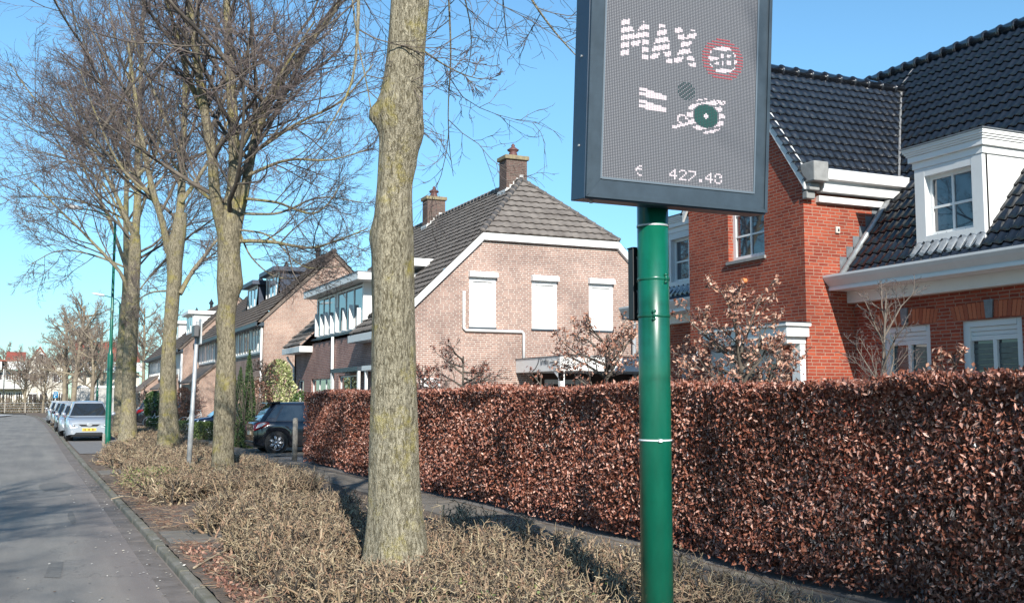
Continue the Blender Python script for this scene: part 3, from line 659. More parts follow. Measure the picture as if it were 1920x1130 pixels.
def beech_hedge(y0, y1, label, seed, n_leaf):
    rng = np.random.default_rng(seed); x0, x1, H = 6.42, 7.25, 1.84
    t = thing('beech_hedge', (6.8, (y0+y1)/2, 0), label, 'hedge', 'clipped beech hedges')
    # more, smaller steps near the camera: sample y with density ~ 1/y
    n = n_leaf; y = y0*(y1/y0)**rng.random(n)
    face = rng.random(n)
    dep = np.abs(rng.normal(0, .12, n)); bulge = .03*np.sin(y*2.1)+.025*np.sin(y*4.7+1)+.03*np.sin(y*9+z_*5) if False else .03*np.sin(y*2.1)+.025*np.sin(y*4.7+1)
    z = .03+rng.random(n)**.9*(H-.02)
    x = x0+dep+bulge*.9+.07*np.sin(z*3.3+y*1.3)+(z < .22)*rng.random(n)*.16+.03
    topm = face < .17; x = np.where(topm, x0+rng.random(n)*(x1-x0), x); z = np.where(topm, H-np.abs(rng.normal(0, .05, n))+.02*np.sin(y*6)+.05*np.sin(y*1.3)+.05*(rng.random(n)**8), z)
    ins = (face > .17) & (face < .25); x = np.where(ins, x0+.2+rng.random(n)*.5, x)
    backm = (face > .30) & (face < .36); x = np.where(backm, x1-dep*.5, x)
    endm = (face > .36) & (face < .40); y = np.where(endm, y1-np.abs(rng.normal(0, .08, n)), y); x = np.where(endm, x0+rng.random(n)*(x1-x0), x)
    endn = (face > .40) & (face < .42); y = np.where(endn, y0+np.abs(rng.normal(0, .08, n)), y); x = np.where(endn, x0+rng.random(n)*(x1-x0), x)
    # clumps leave dark hollows
    hol = np.sin(y*5.1+z*3)*np.sin(z*6.3-y*2.2)+.7*np.sin(y*11+z*9); hol += .6*np.sin(y*17+z*13)*np.sin(z*19-y*7); keep = (hol > -1.1) | (rng.random(n) < .3) | (z > H-.12)
    # thinner towards the near end
    keep &= ~((y < 7.8) & (rng.random(n) < .30))
    C = np.stack([x, y, z], 1)[keep]; m = len(C)
    sz = np.where(C[:, 1] < 14, .054, .066)[:, None]
    V, T = leaves(rng, C, sz, sz*.46, nrm_hint=np.array([-.7, -.45, .2]), hang=.8)
    obj('leaves', V, None, beech_leaf, t, quads=T)
    A = Acc(); k = int((y1-y0)*45); b = np.stack([x0+.28+rng.random(k)*.5, y0+.05+rng.random(k)*(y1-y0-.1), np.zeros(k)], 1)
    P = paths(rng, b, np.stack([rng.normal(0, .25, k), rng.normal(0, .25, k), np.ones(k)], 1), 1.45+rng.random(k)*.42, 7, .13, .05)
    P[:, :, 1] = np.clip(P[:, :, 1], y0, y1)
    P[:, :, 0] = np.clip(P[:, :, 0], x0+.2, x1)
    A.tube(P, np.linspace(.011, .003, 7)[None]*np.ones((k, 1))*(.6+.8*rng.random((k, 1))), 4)
    P2, R2 = spawn(rng, P, np.full((k, 7), .006), 9, .1, .5, 1.2, .22, .6, 4, .2, .03, .1, .0022); A.tube(P2, R2, 3)
    A.build('stems', beech_twig, t)
    return t
beech_hedge(4.6, 18.7, 'long near beech hedge of rust brown dry leaves below the red brick house', 11, 175000)
beech_hedge(18.95, 27.75, 'farther beech hedge of rust brown leaves ending beside the black hatchback', 12, 62000)

# ------------------------------------------------------------ low clipped hedges of bare twigs
low_twig = M('clipped_twig', (.3, .24, .14), .75, island=[(.02, .018, .016), (.07, .055, .042), (.20, .145, .095), (.37, .295, .18), (.31, .19, .125), (.53, .45, .30)])
low_leaf = M('small_green_leaf', (.08, .12, .04), .6, island=[(.06, .10, .03), (.16, .2, .06), (.24, .22, .08)])
def inside(poly, x, y):
    c = np.zeros(len(x), bool); n = len(poly)
    for i in range(n):
        (xa, ya), (xb, yb) = poly[i], poly[(i+1) % n]
        c ^= ((ya > y) != (yb > y)) & (x < (xb-xa)*(y-ya)/(yb-ya+1e-12)+xa)
    return c
def edge_d(poly, x, y):
    d = np.full(len(x), 9.)
    n = len(poly)
    for i in range(n):
        (xa, ya), (xb, yb) = poly[i], poly[(i+1) % n]; L2 = (xb-xa)**2+(yb-ya)**2
        t = np.clip(((x-xa)*(xb-xa)+(y-ya)*(yb-ya))/L2, 0, 1); d = np.minimum(d, np.hypot(x-xa-t*(xb-xa), y-ya-t*(yb-ya)))
    return d
def low_hedge(poly, label, seed, per_m2, r=.0032, H=.45, tl=(.10, .26), green=None, thin=None):
    """clipped bare bushes: stems from the soil, forked twice, cut off level; hollows show dark soil between them"""
    rng = np.random.default_rng(seed); xs = [p[0] for p in poly]; ys_ = [p[1] for p in poly]
    A_ = (max(xs)-min(xs))*(max(ys_)-min(ys_)); n = int(A_*per_m2/22)
    y = min(ys_)+rng.random(n)*(max(ys_)-min(ys_)); x = min(xs)+rng.random(n)*(max(xs)-min(xs))
    jag = .14*np.sin(y*3.1+seed)+.09*np.sin(y*7.7)
    k = inside(poly, x+jag, y+.12*np.sin(x*4)); hol = np.sin(x*5.3+y*2.1+seed)*np.sin(y*4.4-x*2.7)+.6*np.sin(x*9+y*7)*np.sin(y*8-x*3)
    k &= (hol > -.45) | (rng.random(n) < .12)
    if thin is not None: k &= rng.random(n) < thin(x, y)
    x, y = x[k], y[k]; n = len(x)
    e = edge_d(poly, x, y); h = H*np.clip((e+.03)/.2, .4, 1)**.5*(1+.13*np.sin(x*2.3+y*1.7+seed)+.10*np.sin(x*5.1-y*3.9)+.07*np.sin(y*9+x*8))
    A = Acc(); q = r/.0032
    P = paths(rng, np.stack([x, y, np.full(n, -.02)], 1), np.stack([rng.normal(0, .45, n), rng.normal(0, .45, n), np.ones(n)], 1), h*.93, 5, .24, .04)
    R = np.linspace(.009, .0045, 5)[None]*q*(.6+.8*rng.random((n, 1))); A.tube(P, R, 4)
    P1, R1 = spawn(rng, P, R, 4, .35, .5, 1.3, 1., .6, 5, .34, .02, .0, r*.9, 1., np.full(n*4, tl[1]*.75)); A.tube(P1, R1, 3)
    P2, R2 = spawn(rng, P1, R1, 4, .3, .5, 1.4, 1., .8, 4, .36, .0, .1, r*.8, 1., np.full(n*16, tl[0]*1.15)); P1[:, :, 2] = np.minimum(P1[:, :, 2], H*1.02+.02*np.sin(P1[:, :, 0]*31)); P2[:, :, 2] = np.minimum(P2[:, :, 2], H*1.06+.025*np.sin(P2[:, :, 0]*37+P2[:, :, 1]*23)); A.tube(P2, R2, 3)
    cx, cy = np.mean(xs), np.mean(ys_)
    t = thing('low_hedge', (cx, cy, 0), label, 'low hedge', 'low clipped hedges in the verge')
    A.build('twigs', low_twig, t, False)
    m = n*3; i = rng.integers(0, n, m); C = np.stack([x[i]+rng.normal(0, .08, m), y[i]+rng.normal(0, .08, m), h[i]*(.1+.8*rng.random(m))], 1)
    V, T = leaves(rng, C, np.full((m, 1), .035), np.full((m, 1), .018)); obj('dry_leaves', V, None, dry_leaf, t, quads=T)
    if green:
        gx, gy, gr, gn = green; C = np.stack([gx+rng.normal(0, gr, gn), gy+rng.normal(0, gr*1.6, gn), H*(.35+.7*rng.random(gn))], 1)
        V, T = leaves(rng, C, np.full((gn, 1), .035), np.full((gn, 1), .02)); obj('leaves', V, None, low_leaf, t, quads=T)
    return t
dry_leaf = M('dry_small_leaf', (.3, .2, .12), .7, island=[(.16, .08, .05), (.32, .2, .12), (.42, .34, .22)])
low_hedge([(1.95, 5.0), (3.3, 5.0), (3.45, 6.4), (4.4, 6.9), (5.15, 7.4), (5.2, 9.5), (5.1, 12.0), (4.5, 12.2), (2.5, 12.2), (1.95, 12.0), (1.75, 9.6), (1.95, 7.5)], 'nearest clipped low hedge of tan bare twigs around the big lime trunk and green post', 21, 2150, r=.0058, H=.42,
          green=(3.0, 6.6, .4, 120), thin=lambda x, y: np.where((x > 3.5) & (y > 8.6), .42, 1.))
low_hedge([(4.3, 5.0), (5.3, 4.9), (5.3, 7.2), (4.7, 7.2), (4.25, 6.2)], 'small patch of clipped bare twigs between the green post and the footpath', 27, 1600, H=.34, r=.005)
low_hedge([(2.35, 12.5), (3.5, 12.5), (4.25, 15.1), (2.1, 15.2), (1.95, 14.4)], 'clipped low hedge of tan bare twigs just left of the big lime trunk', 22, 2050, r=.0064, tl=(.12, .28), H=.43)
low_hedge([(1.75, 17.3), (4.4, 17.3), (4.6, 24.4), (1.75, 24.4), (1.55, 20)], 'clipped low hedge of bare twigs around the grey sign post, greenish at its road corner', 23, 1550, r=.0072, tl=(.14, .32), H=.47, green=(1.8, 19.3, .28, 700))
low_hedge([(2.3, 25.6), (4.5, 25.6), (4.5, 33.5), (1.95, 33.5), (1.6, 29.0), (1.75, 27.3)], 'clipped low reddish bare hedge at the foot of the third lime tree', 24, 800, r=.009, tl=(.16, .4))
low_hedge([(3.05, 34.2), (4.5, 34.2), (4.5, 48), (3.05, 48)], 'low bare hedge strip beside the parked silver car', 25, 420, r=.012, tl=(.2, .5))
low_hedge([(kx(66)+.5, 60), (3.0, 60), (2.9, 72), (kx(72)+.4, 72)], 'small far low bare hedge at the kerb beyond the parked cars', 26, 200, r=.013, H=.75, tl=(.25, .6))

def twig_litter():
    rng = np.random.default_rng(9); n = 5200; y = 4.5+rng.random(n)**1.4*18; x = np.array([kx(float(q)) for q in y])+.2+np.abs(rng.normal(0, .55, n))
    z = np.full(n, .02); P = paths(rng, np.stack([x, y, z], 1), rng.normal(0, 1, (n, 3))*np.array([1, 1, .12]), .04+rng.random(n)**2*.2, 3, .15, 0)
    P[:, :, 2] = np.clip(P[:, :, 2], .012, .06); P = P[~((y > 13) & (y < 14.4))]; n = len(P); A = Acc(); A.tube(P, np.full((n, 3), .0025), 3)
    o = A.build('twig_litter', M('litter_twig', (.25, .18, .12), .85, island=[(.12, .07, .05), (.28, .15, .10), (.42, .33, .22)]), None, False)
    tag(o, 'dry twigs and leaf stalks lying on the bare soil by the kerb', 'litter', None, 'stuff')
    n = 2600; y = 4.5+rng.random(n)**1.2*8; x = np.array([kx(float(q)) for q in y])+.18+np.abs(rng.normal(0, .6, n)); C = np.stack([x, y, .02+rng.random(n)*.02], 1)
    V, T = leaves(rng, C, np.full((n, 1), .045), np.full((n, 1), .028), nrm_hint=np.array([0, 0, 2.])); o = obj('leaf_litter', V, None, M('fallen_leaf', (.3, .14, .1), .7, island=[(.14, .06, .045), (.3, .14, .1), (.4, .26, .18)]), None, quads=T)
    tag(o, 'reddish fallen leaves scattered over the soil of the verge', 'leaf litter', None, 'stuff')
    for pts in ([(at(363, 1064, Z=.02)), (at(415, 1035, Z=.06)), (at(470, 1010, Z=.12))], [at(208, 935, Z=.0), at(228, 930, Z=.04), at(262, 934, Z=.02)]):
        m = MB(); m.tube(resample(pts, 8), [.012, .011, .010, .009, .008, .007, .006, .004], 6); o = m.build('fallen_branch', M('dead_branch', (.4, .32, .22), .85, var=.3, vscale=20), None, True)
        tag(o, 'bare fallen branch lying on soil at the edge of the low hedge' if pts[0][1] < 12 else 'bent fallen branch lying across the kerb stones', 'branch')
twig_litter()

# ------------------------------------------------------------ the lime trees
street_tree('lime_tree', 'big lime tree trunk with knots and yellow lichen, nearest the camera', 9.1,
    [(1015, 688, 801), (960, 692, 794), (900, 692, 789), (800, 695, 784), (700, 697, 779), (600, 697, 777), (520, 696, 776), (450, 697, 774), (400, 702, 772), (340, 708, 772), (300, 710, 777), (262, 711, 786), (215, 703, 792), (180, 712, 792), (130, 722, 794), (60, 729, 799), (0, 733, 804), (-80, 738, 806), (-200, 742, 804)],
    [([(735, -420), (700, -330), (678, -160), (672, -20), (668, 90), (655, 170), (610, 250)], .034, .006, -.3), ([(700, -300), (660, -120), (668, 60), (690, 170), (700, 230)], .014, .004, -.2), ([(790, -330), (860, -280), (930, -140), (985, -20), (1040, 60), (1085, 110)], .026, .005, .8), ([(800, -260), (850, -140), (872, 0), (885, 80), (870, 150)], .013, .003, 1.2),
     ([(793, 95), (830, 120), (870, 140), (905, 150)], .010, .003, .5), ([(790, -250), (830, -100), (845, 100), (840, 240), (850, 330)], .013, .003, 2.2), ([(770, -190), (780, -420), (800, -700)], .17, .05, 0), ([(768, -180), (650, -420), (560, -680)], .12, .03, 0), ([(775, -180), (900, -420), (1000, -650)], .12, .03, 1)],
    31, bumps=[(at(700, 215, D=9.1)[2], math.pi-.45, .085, .075), (at(740, 205, D=9.1)[2], -math.pi/2+.1-.4, .07, .03), (at(790, 250, D=9.1)[2], -.55, .14, .03), (at(700, 440, D=9.1)[2], math.pi-.7, .10, .035), (at(720, 395, D=9.1)[2], -math.pi/2-.75, .07, .028), (at(790, 310, D=9.1)[2], -.5, .1, .02), (at(745, 155, D=9.1)[2], -math.pi/2-.35, .05, .022)],
    flare=.34, mat=bark1, auto=7, auto_z=7.6, autoL=(2.5, 4), sides=56, dens=.7, rmin=.003, k=(10, 8, 4), rcap=.018, zl=.25)
T2 = [([(434, 400), (438, 360), (440, 300), (436, 220), (432, 120), (426, 20), (424, -120)], .12, .05, .1), ([(420, 440), (406, 388), (400, 307), (384, 213), (374, 149), (360, 40), (340, -100)], .115, .04, -.8), ([(440, 440), (456, 370), (470, 297), (513, 173), (565, 100), (622, 30), (660, -60)], .105, .03, .8),
      ([(384, 215), (355, 150), (330, 60), (300, -30)], .06, .02, -1.), ([(447, 452), (480, 452), (523, 455), (580, 465), (640, 448), (690, 428)], .042, .010, -.5), ([(440, 300), (480, 225), (520, 150), (590, 40)], .05, .015, -1.2), ([(462, 330), (540, 300), (620, 300), (690, 280)], .035, .008, -.3), ([(456, 372), (520, 380), (590, 400), (650, 330)], .03, .008, .4),
      ([(404, 380), (360, 345), (320, 300), (290, 240)], .035, .01, 1.), ([(450, 400), (520, 400), (600, 370), (680, 380)], .028, .007, .8), ([(436, 430), (500, 440), (570, 500), (640, 500)], .02, .006, -.4), ([(470, 290), (560, 230), (640, 190), (700, 120)], .04, .01, .5), ([(445, 420), (470, 480), (520, 520), (600, 510)], .02, .005, .3)]
street_tree('lime_tree', 'second lime tree from the camera with pale lichen burl and yellow-green bark', 19.4,
    [(872, 397, 437), (820, 399, 438), (760, 402, 441), (700, 406, 442), (660, 408, 442), (600, 408, 441), (565, 410, 445), (530, 407, 453), (500, 408, 452), (470, 409, 449), (440, 408, 453), (415, 411, 452), (385, 418, 450), (350, 426, 451), (320, 429, 449)],
    T2, 33, bumps=[(at(430, 535, D=19.4)[2], -.7, .16, .05), (at(410, 600, D=19.4)[2], 2.8, .12, .03), (at(430, 480, D=19.4)[2], -1.3, .1, .03)], mat=bark2, auto=7, auto_z=5.0, rmin=.0036, k=(10, 10, 7))
T3 = [([(328, 450), (338, 400), (340, 320), (345, 240), (348, 150), (350, 40), (352, -60)], .12, .04, .5), ([(316, 474), (309, 440), (300, 400), (290, 370), (270, 280), (255, 190), (240, 80)], .10, .03, -.8), ([(337, 551), (360, 510), (385, 478), (405, 452), (420, 440)], .07, .03, 1.5), ([(300, 400), (270, 350), (220, 300), (160, 260)], .05, .012, .5), ([(340, 380), (380, 320), (420, 250), (440, 150)], .06, .02, .8),
      ([(318, 545), (285, 548), (262, 560), (230, 600)], .03, .008, .6), ([(290, 370), (240, 330), (190, 240), (150, 130)], .045, .012, -.8), ([(340, 300), (300, 200), (260, 100), (230, 20)], .05, .015, 1.2)]
street_tree('lime_tree', 'third lime tree along the verge with a side limb rising to its right', 28.6,
    [(836, 294, 337), (800, 297, 334), (760, 299, 332), (700, 302, 330), (660, 304, 329), (600, 308, 333), (550, 312, 337), (520, 314, 341), (490, 313, 342), (465, 312, 345), (440, 320, 348), (400, 328, 350)],
    T3, 35, mat=bark2, auto=6, auto_z=6.0, rmin=.0045, autoL=(3, 4.6), k=(9, 10, 7))
T4 = [([(253, 446), (258, 380), (258, 297), (262, 200), (266, 90), (270, -20)], .15, .05, .5), ([(240, 548), (228, 515), (188, 470), (150, 430), (114, 396), (60, 340)], .07, .02, -1), ([(250, 440), (232, 400), (210, 350), (170, 280), (130, 190)], .09, .02, -.5), ([(258, 330), (290, 290), (300, 220), (310, 120)], .07, .02, .5), ([(256, 360), (200, 300), (120, 240), (60, 180), (20, 120)], .06, .015, .6), ([(258, 280), (210, 200), (170, 110), (140, 30)], .06, .015, -1.),
      ([(232, 500), (180, 480), (110, 470), (50, 500)], .04, .01, .8), ([(250, 420), (190, 390), (110, 370), (20, 370)], .045, .01, .3), ([(262, 190), (230, 120), (210, 40), (200, -30)], .05, .012, 0), ([(250, 560), (280, 520), (300, 500), (330, 470)], .03, .01, .6), ([(246, 460), (150, 300), (70, 250), (0, 190)], .04, .01, -.6)]
street_tree('lime_tree', 'fourth lime tree with a long low limb reaching left over the street lamp', 37.5,
    [(820, 223, 257), (790, 226, 255), (740, 229, 254), (700, 230, 255), (640, 233, 257), (600, 235, 259), (560, 238, 261), (520, 240, 262), (480, 242, 264), (440, 245, 263)],
    T4, 37, mat=bark2, auto=8, auto_z=6.5, rmin=.0065, autoL=(3.6, 6.0), dens=1.15, k=(10, 10, 7), topL=5)
T5 = [([(238, 520), (236, 400), (240, 280), (244, 150), (250, 20)], .14, .05, .5), ([(236, 500), (200, 400), (150, 300), (110, 180)], .09, .02, -.5), ([(238, 470), (270, 380), (300, 260), (330, 150)], .08, .02, .5), ([(237, 420), (180, 330), (100, 290), (30, 280)], .06, .015, 1.), ([(238, 330), (200, 230), (170, 140), (160, 60)], .06, .015, 0)]
street_tree('lime_tree', 'fifth lime tree, partly hidden behind the left side of the fourth', 47.,
    [(806, 211, 240), (770, 214, 238), (720, 216, 238), (660, 219, 240), (600, 224, 243), (560, 228, 246), (520, 230, 247)],
    T5, 39, mat=bark2, auto=6, auto_z=7.0, rmin=.007, autoL=(4, 6.), k=(10, 8, 5), topL=5)

# off to the left and behind the camera: the same kind of trees, whose shade lies on the road and the hedge
src_tree = [o for o in bpy.data.objects if o.name == 'lime_tree.001'][0]
for x, y, rz, lab in ((-6.3, 1.5, 1.3, 'lime tree on the left pavement outside the frame'), (-6.2, -7.5, 3.9, 'lime tree behind the camera on the left pavement'), (3.1, -8.6, 2.2, 'lime tree behind the camera in the right verge'), (-7.4, 12.5, 5.1, 'lime tree further up the left pavement outside the frame')):
    c = copy_tree(src_tree); c.location = (x, y, 0); c.rotation_euler = (0, 0, rz); c['label'] = lab; c['group'] = 'lime trees out of frame'
    if x < 0 and y < 10: c.scale = (1.2, 1.2, 1.2)

def small_tree(name, label, cat, base, H, trunk_r, seed, spread=1., n_limb=9, z0=.35, leaf=None, nleaf=0, mat=None, tmat=None, rmin=.004, k=(6, 5, 3), el=(.3, 1.0), group=None, leafL=.06, levels=3, lean=0, lr=(.5, .5, .45)):
    rng = np.random.default_rng(seed); t = thing(name, (base[0], base[1], 0), label, cat, group); tmat = tmat or limbm
    P = paths(rng, np.array([[base[0], base[1], -.1]]), np.array([[lean, 0, 1.]]), np.array([H*.93+.1]), 9, .035, .05)[0]
    A = Acc(); A.tube([P], [np.linspace(trunk_r, trunk_r*.3, 9)], 10); A.build('trunk', tmat, t)
    L = []
    for i in range(n_limb):
        f = z0+(.95-z0)*(i+rng.random())/n_limb; q = f*8; j = min(int(q), 7); p = P[j]*(1-(q-j))+P[j+1]*(q-j)
        a = i*2.4+rng.random()*.8; e = el[0]+(el[1]-el[0])*rng.random(); ln = spread*(1.1-.55*f)*(.8+.4*rng.random())
        d = np.array([[math.cos(a)*math.cos(e), math.sin(a)*math.cos(e), math.sin(e)]])
        L.append((paths(rng, p[None], d, np.array([ln]), 6, .12, .05)[0], np.linspace(trunk_r*.42, rmin*1.5, 6)))
    A, B = Acc(), Acc(); A.tube([l[0] for l in L], [l[1] for l in L], 6); crown(A, B, rng, L, rmin, 1., levels, k, lr)
    A.build('branches', tmat, t); B.build('twigs', mat or twigm, t, False)
    if nleaf:
        V = np.concatenate(B.V); C = V[rng.integers(0, len(V), nleaf)]+rng.normal(0, leafL*.35, (nleaf, 3))
        V, T = leaves(rng, C, np.full((nleaf, 1), leafL), np.full((nleaf, 1), leafL*.5), hang=.4); obj('leaves', V, None, leaf, t, quads=T)
    return t
pale_leaf = M('pale_beech_leaf', (.4, .2, .12), .5, island=[(.16, .06, .04), (.33, .14, .09), (.5, .28, .19), (.66, .46, .36)], transl=.1)
# pleached beeches and shrubs standing behind the tall hedge
small_tree('beech_tree', 'small clipped beech behind the hedge, half hidden by the big lime trunk', 'tree', (7.6, 21.3), 2.55, .05, 51, .8, 10, .55, beech_leaf, 900, k=(5, 4, 3), rmin=.004)
small_tree('beech_tree', 'sparse tiered beech in front of the pale brick gable with few leaves left', 'tree', (7.6, 19.2), 2.72, .055, 52, 1.15, 13, .6, beech_leaf, 550, k=(6, 5, 3), el=(-.1, .5), rmin=.004)
small_tree('beech_tree', 'leafy beech crown beside the green post in front of the white carport edge', 'tree', (7.6, 13.6), 2.85, .06, 53, 1.15, 14, .6, pale_leaf, 1500, k=(6, 5, 3), el=(0, .8), rmin=.0035)
small_tree('beech_tree', 'dense leafy beech in front of the red house porch', 'tree', (7.7, 10.3), 2.72, .06, 54, 1.2, 18, .42, pale_leaf, 3200, k=(6, 5, 3), el=(.1, 1.1), rmin=.003)
small_tree('beech_tree', 'thin twiggy beech rising by the carport lettering', 'tree', (7.6, 16.3), 2.3, .03, 55, .55, 7, .5, beech_leaf, 160, k=(4, 3, 2), rmin=.003)
small_tree('bare_shrub', 'bare upright grey shrub against the red brick side wall', 'shrub', (7.7, 7.95), 2.95, .03, 56, .85, 12, .35, None, 0, tmat=M('grey_stem', (.19, .155, .125), .8, var=.4, vscale=10), el=(.9, 1.35), rmin=.0025, k=(6, 4, 3))
small_tree('beech_tree', 'short leafy beech before the first ground floor window of the red house', 'tree', (7.7, 7.15), 2.28, .025, 57, .5, 8, .5, pale_leaf, 360, k=(4, 4, 2), rmin=.0028)
# ------------------------------------------------------------ roofs as real rows of tiles
def tiles(name, O, A, S, smax, span, mat, parent, tw=.25, th=.33, amp=.028, lift=.03, shape='wave', ns=6, jit=.004, seed=1):
    """O origin on the eave, A unit along the eave, S unit up the slope; span(s)->(a0,a1)"""
    rng = np.random.default_rng(seed); O, A, S = map(lambda q: np.asarray(q, float), (O, A, S)); Nn = np.cross(A, S); Nn = Nn if Nn[2] > 0 else -Nn
    V, Q = [], []; n = 0; rows = int(math.ceil(smax/th))
    def prof(x):
        f = (x/tw) % 1.
        if shape == 'wave': return amp*(.5-.5*np.cos(2*math.pi*f))**1.0*np.where(f > .5, 1., .85)
        if shape == 'roll': return amp*np.exp(-((f-.5)/.17)**2)-amp*.25*np.cos(2*math.pi*f)*.5
        return np.zeros_like(f)
    for r in range(rows):
        s0, s1 = r*th, min((r+1)*th+.02, smax); a0, a1 = span(s0); b0, b1 = span(s1)
        lo, hi = min(a0, b0), max(a1, b1)
        if hi-lo < .02: continue
        k0, k1 = int(math.floor(lo/tw*ns)), int(math.ceil(hi/tw*ns)); x = np.arange(k0, k1+1)*tw/ns; off = (tw*.5 if shape == 'flat' and r % 2 else 0)
        xa, xb = np.clip(x, a0, a1), np.clip(x, b0, b1); h = prof(x+off)
        jj = rng.normal(0, jit, 400+len(x))[((x+off)/tw).astype(int) % 400]
        L0 = O+np.outer(xa, A)+S*s0+np.outer(h+lift+jj, Nn)-np.outer(np.abs(jj)*2, S); L1 = O+np.outer(xb, A)+S*s1+np.outer(h*.9+.002, Nn); Lf = L0-Nn*.012; Lg = Lf+S*.045; Lr = Lg-Nn*(lift+.03)-np.outer(h, Nn)
        m = len(x); V += [Lr, Lg, Lf, L0, L1]; i = np.arange(m-1)
        ok = (xa[1:]-xa[:-1] > 1e-4) | (xb[1:]-xb[:-1] > 1e-4)
        for a, b in ((0, m), (m, 2*m), (2*m, 3*m), (3*m, 4*m)): Q.append((np.stack([n+a+i, n+a+i+1, n+b+i+1, n+b+i], 1))[ok])
        n += 5*m
    return obj(name, np.concatenate(V), None, mat, parent, False, quads=np.concatenate(Q))
def ridge_caps(name, p0, p1, mat, parent, r=.11, seg=.34):
    p0, p1 = np.asarray(p0, float), np.asarray(p1, float); L = np.linalg.norm(p1-p0); d = (p1-p0)/L; n = max(1, int(L/seg)); mb = MB()
    for i in range(n):
        a, b = p0+d*(L*i/n), p0+d*(L*(i+1)/n+.03); mb.tube([a, a+d*.05, a+d*.051, b], [r*1.12, r*1.12, r*.98, r*.86], 10)
    return mb.build(name, mat, parent, True)
def slate_mat(name, c, rough, v=.35):
    m = M(name, c, rough, col2=tuple(q*(1-v) for q in c), vscale=1.3, bump=.15, bscale=60); return m
glazed = M('black_glazed_tile', (.016, .019, .026), .24, spec=.6, coat=.35, var=.5, vscale=3, bump=.15, bscale=14)
ctile = M('grey_brown_concrete_tile', (.205, .18, .16), .85, col2=(.12, .103, .092), vscale=2.2, bump=.3, bscale=40)
ctile2 = M('brown_concrete_tile', (.19, .15, .12), .85, col2=(.11, .085, .07), vscale=1.8, bump=.3)
pale_brick = brick_mat('pale_pink_brick', (.40, .245, .195), (.26, .155, .128), (.52, .465, .41), stain=((.6, .55, .5), .8, .72))
pale_brick2 = brick_mat('salmon_brick', (.41, .255, .195), (.31, .185, .145), (.47, .41, .35))
purple_brick = brick_mat('purple_brown_brick', (.38, .20, .17), (.26, .125, .11), (.44, .35, .31))
red_brick = brick_mat('red_brick', (.40, .082, .040), (.24, .042, .025), (.37, .21, .155), rh=.060, ms=.009, bump=1.0, stain=((.60, .46, .40), 2.2, .66))
arch_m = M('arch_brick', (.4, .11, .05), .85, island=[(.30, .07, .035), (.48, .14, .065)])
red_solider = brick_mat('red_arch_brick', (.45, .115, .05), (.30, .07, .032), (.42, .30, .23), bump=.9, vertical=True)
chim_brick = brick_mat('chimney_brick', (.17, .10, .085), (.11, .07, .06), (.20, .17, .14))
lichen_cap = M('chimney_cap', (.3, .25, .13), .9, col2=(.18, .14, .10), vscale=9, bump=.5)

def window(pl, a0, a1, b0, b1, parent, mull=(), trans=(), fw=.055, ins=.07, pane=None, name='window', sill=True, fm=None, sm=None, bar=.04):
    fm = fm or white; mb = MB(); d0, d1 = -ins-.06, -ins
    mb.pbox(pl, a0, a0+fw, b0, b1, d0, d1); mb.pbox(pl, a1-fw, a1, b0, b1, d0, d1)
    mb.pbox(pl, a0+fw, a1-fw, b0, b0+fw, d0, d1); mb.pbox(pl, a0+fw, a1-fw, b1-fw, b1, d0, d1)
    for m in mull: x = a0+(a1-a0)*m; mb.pbox(pl, x-bar/2, x+bar/2, b0+fw, b1-fw, d0+.002, d1-.004)
    for m in trans: z = b0+(b1-b0)*m; mb.pbox(pl, a0+fw, a1-fw, z-bar/2, z+bar/2, d0+.006, d1-.008)
    w_ = mb.build(name, fm, parent, bevel=0)
    p = MB(); p.pbox(pl, a0+fw-.005, a1-fw+.005, b0+fw-.005, b1-fw+.005, d0+.012, d0+.03); p.build('pane', pane or glass, w_)
    if sill: s = MB(); s.pbox(pl, a0-.04, a1+.04, b0-.06, b0-.002, -ins-.06, .045); s.build('sill', sm or concrete, w_)
    return w_
def uy(u, X, v=650): return float(at(u, v, X=X)[1])
def ux(u, Y, v=600): return float(at(u, v, Y=Y)[0])

